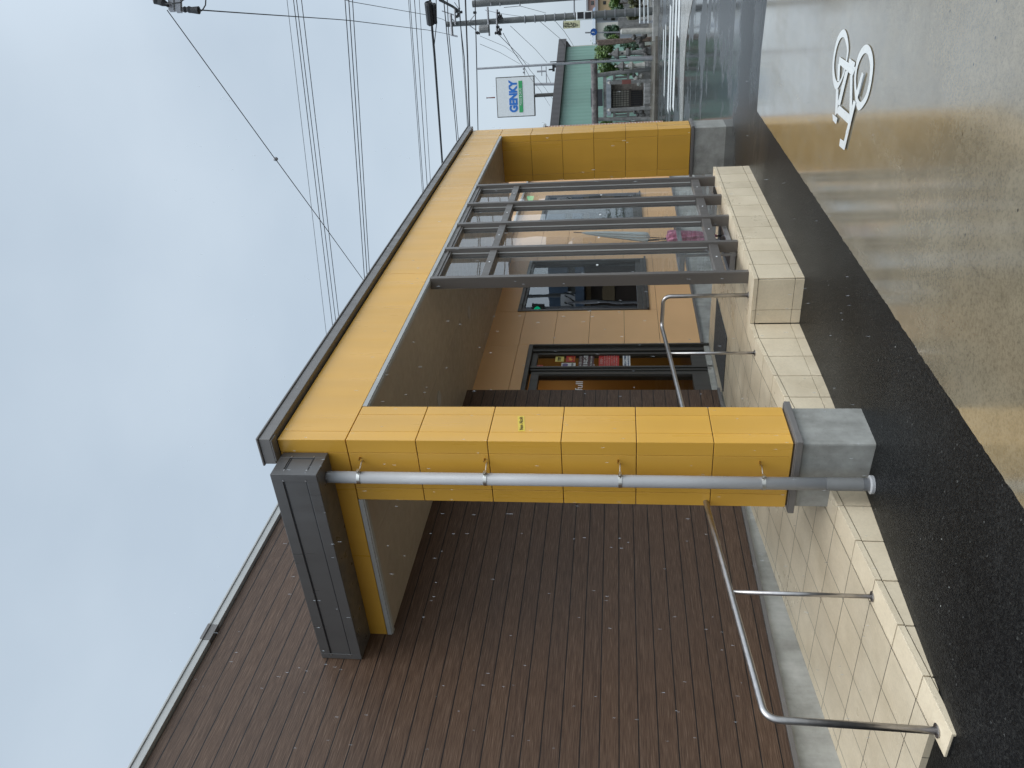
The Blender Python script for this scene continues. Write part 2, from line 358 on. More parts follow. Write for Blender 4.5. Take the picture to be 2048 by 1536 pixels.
def glass(name, tint=(.93, .96, .95), boost=1.0, streak=0):       # both faces' mirror strength sits on the outer face
    m, t, p, o = base(name); t.nodes.remove(p)
    gl = N(t, 'ShaderNodeBsdfGlossy'); gl.inputs['Roughness'].default_value = .012; gl.inputs['Color'].default_value = (.95, .97, 1, 1)
    tr = N(t, 'ShaderNodeBsdfTransparent'); tr.inputs['Color'].default_value = (*tint, 1)
    fr = N(t, 'ShaderNodeFresnel'); fr.inputs['IOR'].default_value = 1.52
    f = mathn(t, 'MINIMUM', mathn(t, 'MULTIPLY', fr.outputs[0], 1.75*boost), .97)
    gg = N(t, 'ShaderNodeNewGeometry'); f = mathn(t, 'MULTIPLY', f, mathn(t, 'SUBTRACT', 1.0, gg.outputs['Backfacing']))
    bp = N(t, 'ShaderNodeBump'); bp.inputs['Distance'].default_value = .02; bp.inputs['Strength'].default_value = .06
    link(t, noise(t, coord(t), 1.4, 2), bp.inputs['Height']); link(t, bp.outputs[0], gl.inputs['Normal'])
    ms = N(t, 'ShaderNodeMixShader'); link(t, f, ms.inputs[0]); link(t, tr.outputs[0], ms.inputs[1]); link(t, gl.outputs[0], ms.inputs[2])
    if streak:      # a thin film of rain water and dirt on the pane
        df = N(t, 'ShaderNodeBsdfDiffuse'); df.inputs['Color'].default_value = (.5, .56, .58, 1)
        k = ramp(t, noise(t, coord(t, scale=(22, 22, 1.2)), 2, 5, .65), (.45, .02), (.72, streak))
        m2 = N(t, 'ShaderNodeMixShader'); link(t, k, m2.inputs[0]); link(t, ms.outputs[0], m2.inputs[1]); link(t, df.outputs[0], m2.inputs[2]); ms = m2
    link(t, ms.outputs[0], o.inputs['Surface']); return m
M['glass'] = glass('clear_glass', (.97, .985, .98), .8, streak=.05); M['glass_win'] = glass('window_glass', (.55, .58, .57)); M['glass_door'] = glass('door_glass', (.85, .85, .8), .2)
# ================================================================ ground
def gh(x, y):                            # the asphalt rises a little towards the foot of the ramp
    a = max(0, min(1, (5.3-x)/2.9)); b = max(0, min(1, (y-2.15)/1.0))
    a = a*a*(3-2*a)*.6+a*.4
    f = 1-max(0, min(1, (y-9)/6)); g = 1-max(0, min(1, (-6-x)/6))
    return .088*a*b*f*g
def lin(a, b, n): return [a+(b-a)*i/n for i in range(n)]
xs = [-500, -120, -40, -12, -6, -3] + lin(-1, 7, 32) + lin(7, 40, 22) + [40, 60, 120, 500, 1200]
ys = [-1200, -300, -60, -20, -6, 0, 1, 1.8] + lin(2.0, 5.2, 22) + [5.2, 7, 9, 12, 15, 30, 100, 400, 1200]
g = MB(); gv = [[g.bm.verts.new((x, y, gh(x, y))) for y in ys] for x in xs]
for i in range(len(xs)-1):
    for j in range(len(ys)-1): g.bm.faces.new((gv[i][j], gv[i+1][j], gv[i+1][j+1], gv[i][j+1]))
tag(g.build('ground', M['asphalt'], base=(0, 0, 0)), kind='structure')
pv = MB(); pe = [(9.36, .974), (9.45, 1.48), (9.40, 2.103)]
xj = [-30] + [2.4+i*.0 for i in range(0)]
rp = random.Random(4); edge = [(9.40-i*.035, 2.103+rp.gauss(0, .0028), 0) for i in range(1, 330)]       # slightly ragged where concrete meets asphalt
pv.prism([(-30, -3.6, .0), (9.0, -3.6, .0), (9.36, .974, .0), (9.45, 1.48, .0), (9.40, 2.103, .0)]+edge+[(-30, 2.103, .0)], (0, 0, .007))
tag(pv.build('pavement', M['pavement'], base=(0, 0, 0)), kind='structure')
# far kerb corner + gutter of the cross street, the shrine side path
kb = MB(); c1 = [on(2, 0, *q) for q in ((1366, 240), (1368, 160), (1372, 90), (1378, 40), (1386, 0))]
c2 = [on(2, 0, *q) for q in ((1359.5, 240), (1360, 160), (1361, 90), (1362, 40), (1363, 0))]
c1 = [c1[0]+(c1[0]-c1[1])*1.5]+c1+[c1[-1]+(c1[-1]-c1[-2])*3]; c2 = [c2[0]+(c2[0]-c2[1])*1.5]+c2+[c2[-1]+(c2[-1]-c2[-2])*3]
kb.prism([(p.x, p.y, .002) for p in c1]+[(p.x, p.y, .002) for p in c2[::-1]], (0, 0, .006))
tag(kb.build('gutter', M['kerb']), kind='structure')
pk = MB(); pk.prism([(34.2, 4.4, 0), (33.6, 5.5, 0), (34.5, 16, 0), (60, 16, 0), (60, 4.0, 0), (37, 3.9, 0)], (0, 0, .09))
tag(pk.build('path', M['soil']), kind='structure')
def wornpaint():
    m, t, p, o = base('worn_road_paint'); v = coord(t)
    k = ramp(t, noise(t, v, 26, 6, .75), (.60, 0.0), (.70, .8)); c = mix(t, k, (.60, .61, .595), (.26, .235, .19))
    c = mix(t, .6, c, ramp(t, noise(t, v, 5, 5), (.3, .82), (.6, 1.0)), 'MULTIPLY'); link(t, c, p.inputs['Base Color']); p.inputs['Roughness'].default_value = .4
    bump(t, p, noise(t, v, 70, 4), .002, .4); return m
mw = wornpaint()
# crosswalk bars
cw = thing('crosswalk', (26, 4.5, 0), 'white zebra crosswalk bars on the wet road before the shrine', 'crosswalk')
for a, b, y0, y1 in ((1353.6, 1357.2, -30, 70), (1348, 1351.2, -30, 231), (1342.6, 1344.6, -30, 232), (1337.4, 1340.2, 5, 235), (1329.6, 1331, 45, 200), (1325.6, 1327, 55, 120)):
    p = [on(2, 0, a, 120).x, on(2, 0, b, 120).x]
    ya = on(2, 0, (a+b)/2, y0).y; yb = on(2, 0, (a+b)/2, y1).y
    mb = MB(); mb.prism([(p[1], ya, .004), (p[0], ya, .004), (p[0], yb, .004), (p[1], yb, .004)], (0, 0, .004)); mb.build('bar', mw, cw)
# bicycle mark on the pavement
def z4(x, y): return on(2, .008, 1640+x/5.486, 40+y/5.486)
def closed(pts, k=6):
    o = []; n = len(pts); P = [z4(*q) for q in pts]
    for i in range(n):
        a, b, c, d = P[i-1], P[i], P[(i+1) % n], P[(i+2) % n]
        for j in range(k):
            t = j/k; o.append(.5*((2*b)+(c-a)*t+(2*a-5*b+4*c-d)*t*t+(3*b-a-3*c+d)*t**3))
    return o
bk = thing('bicycle_mark', z4(330, 700), 'white painted bicycle symbol on the wet concrete pavement', 'road marking')
for outer, inner in ((((262,103),(300,150),(322,300),(305,430),(262,620),(190,762),(152,680),(143,500),(165,330),(205,180)), ((258,188),(282,215),(303,330),(290,450),(255,600),(205,682),(172,620),(163,480),(185,330),(222,222))),
                     (((520,268),(568,320),(592,470),(572,680),(520,880),(430,992),(395,860),(383,640),(410,450),(460,320)), ((510,363),(540,400),(558,520),(540,700),(505,830),(450,898),(415,810),(403,640),(425,500),(470,395)))):
    a, b = closed(outer), closed(inner); mb = MB(); n = len(a)
    va = [mb.bm.verts.new((p.x, p.y, .0125)) for p in a]; vb = [mb.bm.verts.new((p.x, p.y, .0125)) for p in b]
    for i in range(n): mb.bm.faces.new((va[i], va[(i+1) % n], vb[(i+1) % n], vb[i]))
    mb.build('wheel_ring', mw, bk)
fr = MB()
for k, q in enumerate((((222,403),(400,520),(368,615),(215,480)), ((330,420),(395,465),(365,615),(318,560)), ((207,480),(232,490),(222,670),(200,670)), ((290,560),(322,560),(232,935),(200,930)),
          ((345,600),(368,600),(362,1060),(335,1030)), ((190,760),(214,760),(205,1010),(178,1050)), ((150,1030),(205,1075),(190,1142),(155,1100)), ((225,935),(352,1045),(330,1142),(190,1010)),
          ((385,880),(410,900),(285,1425),(262,1400)), ((238,1300),(290,1335),(282,1428),(228,1380)), ((306,1208),(330,1200),(322,1235),(300,1240)), ((482,570),(498,595),(432,860),(405,830)))):
    z = .0128+.0006*k; fr.prism([Vector((p.x, p.y, z)) for p in (z4(*c) for c in q)], (0, 0, .0004))
fr.build('frame_shape', mw, bk)
# ================================================================ restaurant
rb = thing('restaurant_building', (6, 4.8, 0), 'single storey restaurant with brown timber-look siding and beige panel walls', 'restaurant')
YB, YW = 4.87, 4.70
mb = MB(); mb.box(-6, 7.655, YW, YW+.14, .47, 4.69); mb.box(7.655-.001, 7.66, YW+.0, YW+.17, .47, 4.69); mb.build('siding_wall', M['siding'], rb)
mb = MB(); mb.box(-6, 7.65, YW+.02, YW+.4, -.1, .437); mb.build('foundation', M['foundation'], rb)
mb = MB(); mb.box(7.66, 20.5, YB+.02, YB+.35, -.1, .48); mb.build('foundation', M['foundation'], rb)
mb = MB(); mb.box(-6, 7.668, YW-.022, YW+.02, .438, .468); mb.box(9.066, 17.0, YB-.022, YB+.02, .482, .515); mb.build('base_flashing', M['trim'], rb, bevel=.002)
mb = MB(); mb.box(-6, 8.2, YW-.035, YW+.25, 4.70, 4.757); mb.box(-6, 8.2, YW-.045, YW+.25, 4.757, 4.774); mb.box(8.2, 20.6, YB-.03, YB+.3, 4.70, 4.774)
ev = mb.build('eave_trim', M['trim_light'], rb, bevel=.003)
mb = MB(); mb.box(3.90, 4.05, YW-.039, YW+.2, 4.697, 4.761); mb.box(3.90, 4.05, YW-.049, YW+.2, 4.755, 4.778); mb.build('splice_cover', M['trim'], ev)
mb = MB(); mb.box(-6, 20.4, 5.0, 12, 4.55, 4.70); mb.box(20.0, 20.4, 5.2, 12, 0, 4.6); mb.box(-6, 20.4, 11.8, 12, 0, 4.6); mb.build('roof', M['roof_dark'], rb)
# beige panels around two windows and the door
W1, W2, WZ = (10.07, 11.93), (13.45, 15.30), (1.155, 2.975)
zs = [.515, 1.02, 1.475, 1.94, 2.40, 2.855, 3.32, 3.86]; xsn = [9.066, 10.9, 12.7, 14.5, 16.3, 17.0]
mb = MB(); G = .0022
def panel(x0, x1, z0, z1):
    if x1-x0 > .02 and z1-z0 > .02: mb.hexa([(x0+G,YB,z0+G),(x1-G,YB,z0+G),(x1-G,YB+.02,z0+G),(x0+G,YB+.02,z0+G),(x0+G,YB,z1-G),(x1-G,YB,z1-G),(x1-G,YB+.02,z1-G),(x0+G,YB+.02,z1-G)])
for i in range(len(zs)-1):
    z0, z1 = zs[i], zs[i+1]
    for j in range(len(xsn)-1):
        segs = [(xsn[j], xsn[j+1])]
        for wx in (W1, W2):
            ns = []
            for a, b in segs:
                if b <= wx[0] or a >= wx[1] or z1 <= WZ[0] or z0 >= WZ[1]: ns.append((a, b)); continue
                if a < wx[0]: ns.append((a, wx[0]))
                if b > wx[1]: ns.append((wx[1], b))
                for zz0, zz1 in ((z0, WZ[0]), (WZ[1], z1)):
                    if zz1-zz0 > .02: panel(max(a, wx[0]), min(b, wx[1]), zz0, zz1)
            segs = ns
        for a, b in segs: panel(a, b, z0, z1)
mb2 = [(7.66, 9.066)]
for a, b in mb2:
    panel(a, b, 2.71, 2.855); panel(a, b, 2.855, 3.32)
for a in (17.0, 18.7): panel(a, a+1.7, 3.40, 3.86)
mb.build('beige_wall', M['beige'], rb, bevel=.0015)
mb = MB(); y0, y1 = YB+.0215, YB+.2
mb.box(9.068, W1[0], y0, y1, .50, 4.7); mb.box(W1[1], W2[0], y0, y1, .50, 4.7); mb.box(W2[1], 17.0, y0, y1, .50, 4.7)
for wx in (W1, W2): mb.box(wx[0]+.001, wx[1]-.001, y0, y1, .50, WZ[0]); mb.box(wx[0]+.001, wx[1]-.001, y0, y1, WZ[1], 4.7)
mb.box(7.66, 9.066, y0, y1, 2.712, 4.7); mb.box(17.0, 20.5, y0+.002, y1, .5, 4.7)
mb.build('wall_backing', M['black'], rb)
mb = MB(); mb.box(8.2, 20.5, YB-.0, YB+.02, 3.865, 4.69); mb.build('upper_wall', M['beige'], rb)
mb = MB(); mb.box(17.02, 20.5, YB-.16, YB+.02, .45, 3.36); mb.build('brick_pier', M['brick'], rb)
mb = MB(); mb.box(12.5, 20.6, YB-.09, YB-.002, 3.395, 3.43); mb.box(16.98, 20.6, YB-.20, YB-.09, 3.37, 3.43); mb.build('canopy_flashing', M['trim_light'], rb, bevel=.003)
for wx in (W1, W2):
    x0, x1 = wx; z0, z1 = WZ; f = MB(); d0, d1 = YB-.012, YB+.07
    f.box(x0, x1, d0, d1, z1-.05, z1); f.box(x0, x1, d0, d1, z0, z0+.05); f.box(x0, x0+.045, d0, d1, z0+.05, z1-.05); f.box(x1-.045, x1, d0, d1, z0+.05, z1-.05)
    f.box(x0-.01, x1+.01, d0-.03, d0+.01, z0-.03, z0-.001)
    f.box(x0+.045, x1-.045, d0+.03, d1-.01, z0+.05, z0+.13); f.box(x0+.045, x1-.045, d0+.03, d1-.01, z1-.085, z1-.05)
    wi = f.build('window', M['alu_dark'], rb, bevel=.003)
    mb = MB(); mb.box(x0+.045, x1-.045, YB+.045, YB+.051, z0+.13, z1-.085); mb.build('pane', M['glass_win'], wi)
    mb = MB(); mb.box(x0-.05, x1+.05, YB+2.6, YB+2.65, .5, 3.0); mb.box(x0-.1, x0-.05, YB+.2, YB+2.6, .5, 3.0); mb.box(x1+.05, x1+.1, YB+.2, YB+2.6, .5, 3.0); mb.box(x0, x1, YB+.2, YB+2.6, .42, .5); mb.box(x0, x1, YB+.2, YB+2.6, 3.0, 3.05)
    mb.build('room_wall', M['plaster_brown'], wi)
# door: frame, side light, leaf
dr = MB(); d0, d1 = YB+.0, YB+.12
dr.box(9.035, 9.064, d0-.012, d1, .41, 2.708); dr.box(7.662, 9.035, d0-.012, d1, 2.655, 2.708)
dr.box(8.955, 9.033, d0+.03, d1, .41, 2.655); dr.box(8.895, 8.930, d0+.05, d1-.005, .66, 2.60); dr.box(8.93, 8.955, d0+.06, d1-.01, .41, 2.655)
dr.box(8.505, 8.54, d0+.02, d1, .415, 2.655); dr.box(8.46, 8.497, d0+.035, d1+.04, .425, 2.64)
dr.box(8.54, 8.93, d0+.05, d1-.01, .415, .655); dr.box(8.54, 8.93, d0+.05, d1-.01, 2.58, 2.655)
door = dr.build('door', M['alu_dark'], rb, bevel=.003)
dl = MB(); dl.box(8.385, 8.46, d0+.05, d1+.02, .43, 2.63); dl.box(7.662, 8.385, d0+.05, d1+.02, .43, .67); dl.box(7.662, 8.385, d0+.05, d1+.02, 2.53, 2.63); dl.box(8.374, 8.385, d0+.06, d1+.01, .67, 2.53)
dl.build('door_leaf', M['alu_dark'], door, bevel=.002)
mb = MB(); mb.box(7.662, 8.374, YB+.085, YB+.091, .67, 2.53); mb.box(8.54, 8.895, YB+.08, YB+.086, .655, 2.58); mb.build('pane', M['glass_door'], door)
mb = MB(); mb.box(8.44, 8.475, YB+.01, YB+.03, .445, .475); mb.build('door_stop', M['steel'], door)
mb = MB(); mb.box(7.66, 9.066, YB-.02, YB+.3, .395, .4165); mb.build('threshold', M['steel'], door)
YG = YB+.078
def sticker(name, x0, x1, z0, z1, m, th=.002): return (MB().box(x0, x1, YG-th, YG, z0, z1)).build(name, m, door)
red = mat('sticker_red', (.42, .02, .015), .4); yel = mat('sticker_yellow', (.62, .52, .12), .4); wh = mat('sticker_white', (.6, .6, .58), .4); pur = mat('sticker_violet', (.10, .07, .2), .4)
maroon = mat('sticker_maroon', (.055, .015, .02), .4); org = mat('sticker_orange', (.75, .35, .06), .4); pk_ = mat('sticker_pink', (.62, .35, .32), .4); blu = mat('sticker_blue', (.03, .07, .2), .4)
XR, ZU = (1, 0, 0), (0, 0, 1)
sticker('sticker', 8.75, 8.88, 2.245, 2.355, yel); text('lettering', '禁煙', .05, (8.815, YG-.004, 2.30), XR, ZU, M['black'], door)
sticker('sticker', 8.745, 8.895, 2.10, 2.215, red); s_ = MB(); s_.prism([(8.77, YG-.004, 2.15), (8.80, YG-.004, 2.13), (8.84, YG-.004, 2.165), (8.865, YG-.004, 2.14), (8.85, YG-.004, 2.19), (8.81, YG-.004, 2.17), (8.785, YG-.004, 2.185)], (0, .001, 0)); s_.build('emblem', org, door)
text('lettering', 'ATTENTION', .018, (8.82, YG-.004, 2.112), XR, ZU, org, door)
sticker('sticker', 8.605, 8.715, 2.09, 2.27, wh); MB().disc((8.66, YG-.004, 2.22), (0, 1, 0), .036, .002).build('emblem', pur, door); text('lettering', '飲食店', .03, (8.66, YG-.004, 2.13), XR, ZU, M['black'], door)
sticker('sticker', 8.60, 8.91, 1.86, 2.055, maroon)
text('lettering', '24h 営業 レストラン', .032, (8.755, YG-.005, 2.028), XR, ZU, wh, door, width=.27)
text('lettering', '岐阜北方店', .062, (8.755, YG-.005, 1.962), XR, ZU, wh, door, width=.285, bold=.0015)
text('lettering', 'TEL 058-323-2501', .03, (8.755, YG-.005, 1.893), XR, ZU, wh, door, width=.27)
sticker('sticker', 8.60, 8.925, 1.545, 1.80, red); text('lettering', 'お客様へ', .042, (8.76, YG-.004, 1.765), XR, ZU, pk_, door, width=.17)
for i in range(6): text('lettering', ('ペットの入店はご遠慮ください', '安心してお食事いただくため', '店内では全席禁煙です')[i % 3], .02, (8.757, YG-.004, 1.725-.03*i), XR, ZU, pk_, door, width=.28)
sticker('sticker', 8.60, 8.925, 1.405, 1.498, wh); text('lettering', '防犯カメラ作動中', .03, (8.76, YG-.004, 1.467), XR, ZU, blu, door, width=.28); text('lettering', 'CAMERA IN OPERATION', .02, (8.76, YG-.004, 1.43), XR, ZU, blu, door, width=.27)
sticker('sticker', 8.605, 8.665, 2.50, 2.61, red); text('lettering', '入口', .03, (8.635, YG-.004, 2.555), XR, ZU, pk_, door)
text('lettering', 'Joyfull', .125, (8.045, YB+.081, 2.02), XR, ZU, M['white'], door, width=.46)
# entrance lobby behind the door
mb = MB(); mb.box(7.5, 9.6, YB+2.4, YB+2.45, .42, 2.95); mb.box(9.3, 9.35, YB+.2, YB+2.4, .42, 2.95); mb.box(7.4, 7.45, YB+.2, YB+2.4, .42, 2.95); mb.build('lobby_wall', mat('lobby_ochre', (.30, .165, .03), .6, vs=1), rb)
MB().box(7.4, 9.4, YB+.2, YB+2.5, .36, .415).build('lobby_floor', M['plaster_brown'], rb); MB().box(7.4, 9.4, YB+.2, YB+2.5, 2.95, 3.0).build('lobby_ceiling', M['plaster_brown'], rb); MB().box(8.0, 9.3, YB+1.9, YB+2.38, .415, .95).build('lobby_counter', M['plaster_brown'], rb)
lampm = emit('warm_lamp', (1, .62, .3), 9)
for x, y, z in ((8.9, 6.4, 2.55), (9.1, 6.9, 2.45), (9.15, 7.1, 2.1), (8.6, 6.2, 2.5)): MB().lathe((x, y, z), [(.0, 0), (.035, .01), (.045, .06), (.02, .12), (.006, .14), (.006, .4)], 10).build('lobby_lamp', lampm, rb)
li = bpy.data.lights.new('lobby_glow', 'POINT'); li.energy = 11; li.color = (1, .72, .42); li.shadow_soft_size = .15; lo = bpy.data.objects.new('lobby_glow', li); scene.collection.objects.link(lo); lo.location = (8.6, 6.3, 2.3)
# ================================================================ canopy
SEAM = mat('seam_sealant', (.11, .065, .02), .7)
cn = thing('entrance_canopy', (8, 3.8, 0), 'yellow metal-clad entrance canopy on two square pillars with dark grey cap', 'canopy')
CX0, CX1, CY0 = 4.055, 12.42, 2.87
def lcorner(mb, x, y, sx, sy, z0, z1, a=.1, t=.02):     # L-shaped corner panel, leg lengths a, towards sx / sy
    p = [(x, y), (x+sx*a, y), (x+sx*a, y+sy*t), (x+sx*t, y+sy*t), (x+sx*t, y+sy*a), (x, y+sy*a)]
    mb.prism([(q[0], q[1], z0) for q in p], (0, 0, z1-z0))
def pillar(x0, x1, y0, y1, nm, inner_cut=None):
    zz = [.50, .97, 1.44, 1.91, 2.38, 2.85, 3.318]; g_, q = .0035, .002; mb = MB()
    for i in range(6):
        a, b = zz[i]+g_, zz[i+1]-g_*.4
        lcorner(mb, x0, y0, 1, 1, a, b); lcorner(mb, x1, y0, -1, 1, a, b); lcorner(mb, x0, y1, 1, -1, a, b); lcorner(mb, x1, y1, -1, -1, a, b)
        mb.box(x0+.1+q, x1-.1-q, y0, y0+.02, a, b); mb.box(x0+.1+q, x1-.1-q, y1-.02, y1, a, b)
        mb.box(x0, x0+.02, y0+.1+q, y1-.1-q, a, b); mb.box(x1-.02, x1, y0+.1+q, y1-.1-q, a, b)
    p = mb.build('pillar', M['yellow'], cn, bevel=.0025)
    MB().box(x0+.010, x1-.010, y0+.010, y1-.010, .47, 3.3).build('pillar_core', SEAM, p)
    fl = MB(); fl.box(x0-.028, x1+.028, y0-.028, y1+.028, .452, .488); fl.box(x0-.022, x1+.022, y0-.022, y1+.022, .488, .493); fl.build('pillar_flashing', M['trim'], p, bevel=.003)
    pl = MB(); pl.box(x0+.002, x1-.002, y0+.002, y1-.002, -.15, .452); pl.build('plinth', M['concrete'], p, bevel=.012)
    return p
P1 = pillar(CX0, 4.46, CY0, 3.365, 'near'); P2 = pillar(11.97, CX1, CY0, 3.57, 'far')
# little sticker on the near pillar
stk = thing('pillar_sticker', (4.255, CY0-.002, 2.183), 'small yellow sticker with black script on the near pillar', 'sticker')
MB().obox((4.255, CY0-.0012, 2.183), Vector((.088, 0, .012)), (0, .0006, 0), Vector((-.003, 0, .022))).build('backing', mat('sticker_lemon', (.68, .50, .06), .4), stk)
text('lettering', 'Non Alcoh', .036, (4.255, CY0-.003, 2.183), Vector((1, 0, .13)), Vector((-.13, 0, 1)), mat('script_ink', (.06, .045, .02), .5), stk, width=.15)
# fascia
mb = MB(); z0, z1, g_ = 3.323, 3.785, .0025
lcorner(mb, CX0, CY0, 1, 1, z0, z1); lcorner(mb, CX1, CY0, -1, 1, z0, z1)
fx = [CX0+.1, 6.80, 9.52, CX1-.1]
for a, b in zip(fx, fx[1:]): mb.box(a+g_, b-g_, CY0, CY0+.02, z0, z1)
mb.box(CX0, CX0+.02, CY0+.1+g_, YW-.001, z0, z1); mb.box(CX1-.02, CX1, CY0+.1+g_, YB-.001, z0, z1)
mb.build('fascia', M['yellow'], cn, bevel=.0025)
MB().box(CX0+.015, CX1-.015, CY0+.015, YW-.005, 3.312, 3.80).build('canopy_core', M['grout'], cn)
mb = MB(); mb.box(3.985, CX1+.06, 2.82, 3.02, 3.800, 3.878); mb.box(3.975, CX1+.07, 2.81, 3.03, 3.878, 3.892); mb.box(3.985+.0, 4.06, 2.83, 3.0, 3.790, 3.80)
mb.box(CX0+.02, CX1-.02, 3.02, YW-.05, 3.79, 3.85); mb.build('roof_cap', M['trim'], cn, bevel=.004)
mb = MB()
mb.box(4.462, 11.968, CY0+.006, CY0+.045, 3.278, 3.312); mb.box(4.462, 11.968, CY0-.004, CY0+.006, 3.284, 3.318)
mb.box(CX0-.004, CX0+.006, 3.367, YW-.003, 3.284, 3.318); mb.box(CX0+.006, CX0+.05, 3.367, YW-.003, 3.276, 3.312)
mb.build('edge_trim', M['trim_light'], cn, bevel=.002)
mb = MB()
sx = [CX0+.055, 5.9, 7.75, 9.6, 11.45, CX1-.03]
for a, b in zip(sx, sx[1:]):
    for c, d in ((CY0+.05, 3.80), (3.80, YB-.002)):
        if d > YW and a < 7.6: mb.box(a+.0015, min(b, 7.655)-.0015, c+.0015, YW-.002, 3.29, 3.305); mb.box(7.655, b-.0015, c+.0015, d, 3.29, 3.305) if b > 7.66 else None
        else: mb.box(a+.0015, b-.0015, c+.0015, d-.0015, 3.29, 3.305)
mb.build('soffit', M['soffit'], cn)
for x, y in ((6.38, 4.01), (8.23, 3.98), (10.1, 3.98)):
    l = MB(); l.tube([(x, y, 3.284), (x, y, 3.2899)], .075, 28); l.build('ceiling_light', mat('lamp_rim', (.42, .40, .37), .4), cn)
# gutter box along the short side
mb = MB(); gx0, gx1, gy0, gy1, gz0, gz1 = 3.813, 4.05, 2.976, YW-.004, 3.454, 3.765
mb.box(gx0, gx1, gy0, gy1, gz0, gz1)
for a in (gz0, gz1-.075): mb.box(gx0-.006, gx0, gy0, gy1, a, a+.075); 
mb.box(gx0-.007, gx0, gy0, gy0+.05, gz0+.001, gz1-.001); mb.box(gx0-.007, gx0, gy1-.05, gy1, gz0+.001, gz1-.001)
mb.box(gx0-.006, gx1-.12*0-.001, gy0-.006, gy0, gz0, gz0+.07); mb.box(gx0-.006, gx1-.001, gy0-.006, gy0, gz1-.07, gz1); mb.box(gx0-.007, gx0+.05, gy0-.007, gy0-.0, gz0+.001, gz1-.001); mb.box(gx1-.06, gx1-.001, gy0-.007, gy0, gz0+.001, gz1-.001)
gb = mb.build('gutter_box', M['gutter'], cn, bevel=.0025)
mb = MB()
for z in (gz0+.0775, gz1-.0825): mb.box(gx0-.0015, gx0+.001, gy0+.05, gy1-.05, z-.002, z+.006); mb.box(gx0+.05, gx1-.06, gy0-.0015, gy0+.001, z-.002, z+.006)
mb.build('vent_slot', M['black'], gb)
for z in (gz0+.08, gz1-.08):
    for y in (gy0+.04, gy1-.04): MB().disc((gx0-.008, y, z), (1, 0, 0), .006, .004, 8).build('rivet', M['steel'], gb)
    for x in (gx0+.04, gx1-.05): MB().disc((x, gy0-.008, z), (0, 1, 0), .006, .004, 8).build('rivet', M['steel'], gb)
# downpipe
dx, dy = 3.952, 3.095
dp = MB().tube([(dx, dy, .06), (dx, dy, 1.2), (dx, dy, 3.452)], .0395, 28, caps=True).build('downpipe', M['pvc'], cn, smooth=True)
MB().tube([(dx, dy, .1), (dx, dy, .31)], .0405, 28).build('pipe_sleeve', mat('old_pvc', (.19, .19, .185), .5), dp, smooth=False)
MB().lathe((dx, dy, .006), [(.056, 0), (.056, .018), (.052, .022), (.052, .03), (.057, .034), (.057, .052), (.046, .058)], 28).build('pipe_collar', M['pvc'], dp)
for z in (3.232, 2.397, 1.543, .677):
    c = MB(); c.tube([(dx, dy, z-.011), (dx, dy, z+.011)], .0425, 28); c.obox((dx+.0, dy-.05, z), (.012, 0, 0), (0, .012, 0), (0, 0, .010)); c.tube([(dx+.02, dy-.052, z), (dx-.02, dy-.052, z)], .006, 8)
    c.tube([(dx, dy-.03, z), (CX0-.02, dy-.06, z), (CX0, dy-.06, z)], .005, 8); c.build('pipe_clamp', M['clamp'], dp)
    c = MB(); c.tube([(CX0, dy-.085, z+.012), (CX0-.03, dy-.085, z+.012)], .006, 8); c.tube([(CX0-.018, dy-.1, z+.012), (CX0-.018, dy-.07, z+.012)], .003, 6); c.build('clamp_screw', M['brass'], dp)
# ================================================================ entrance ramp
rt = thing('entrance_ramp', (5.5, 3.8, 0), 'cream tiled entrance platform and ramp with tile-clad kerb', 'ramp')
def rz(x): return .414 if x >= 6.1 else .414-(6.1-x)*.0822
KY, BY = 3.225, 2.80
fl = MB()
def slab(x0, x1, y0, y1, t=.10):
    fl.hexa([(x0,y0,rz(x0)-t),(x1,y0,rz(x1)-t),(x1,y1,rz(x1)-t),(x0,y1,rz(x0)-t),(x0,y0,rz(x0)),(x1,y0,rz(x1)),(x1,y1,rz(x1)),(x0,y1,rz(x0))])
slab(2.50, 6.1, 3.388, YW+.02, .12); slab(6.1, 7.655, 3.388, YW+.02); slab(7.655, 9.10, 3.388, YB+.02); slab(6.50, 9.10, 2.96, 3.388)
fl.build('tile_floor', M['tile_floor'], rt)
co = MB()
def hx(mb, x0, x1, y0, y1, b0, b1, t0, t1): mb.hexa([(x0,y0,b0),(x1,y0,b1),(x1,y1,b1),(x0,y1,b0),(x0,y0,t0),(x1,y0,t1),(x1,y1,t1),(x0,y1,t0)])
hx(co, 2.36, 6.1, KY+.012, 3.383, -.1, -.1, rz(2.36)-.012, .402); hx(co, 6.1, 6.36, KY+.012, 3.38, -.1, -.1, .402, .402)
co.box(6.367, 9.688, BY+.0112, 3.1, -.1, .402); co.box(6.52, 9.09, 3.1, 3.385, -.1, .402); co.build('kerb_core', M['grout'], rt)
nose = MB(); side = MB(); q = .0045; KJ = [2.355+.3107*i for i in range(13)]
KJ = [x for x in KJ if x < 6.35]+[6.353]
for a, b in zip(KJ, KJ[1:]):
    a_, b_ = a+q, b-q
    hx(nose, a_, b_, KY-.004, KY+.158, rz(a_)-.011, rz(b_)-.011, rz(a_), rz(b_)); hx(nose, a_, b_, KY-.004, KY+.011, rz(a_)-.034, rz(b_)-.034, rz(a_)-.011, rz(b_)-.011)
    top0, top1 = rz(a_)-.0405, rz(b_)-.0405; lo = .074
    if min(top0, top1) > .15 and a > 4.3:
        hx(side, a_, b_, KY, KY+.011, lo+.002, lo+.002, top0, top1); side.box(a_, b_, KY, KY+.011, -.1, lo-.0015)
    else: hx(side, a_, b_, KY, KY+.011, -.1, -.1, top0, top1)
BJ = [6.355, 6.665, 6.985, 7.295, 7.61, 7.92, 8.262, 8.575, 8.856, 9.076, 9.385, 9.70]
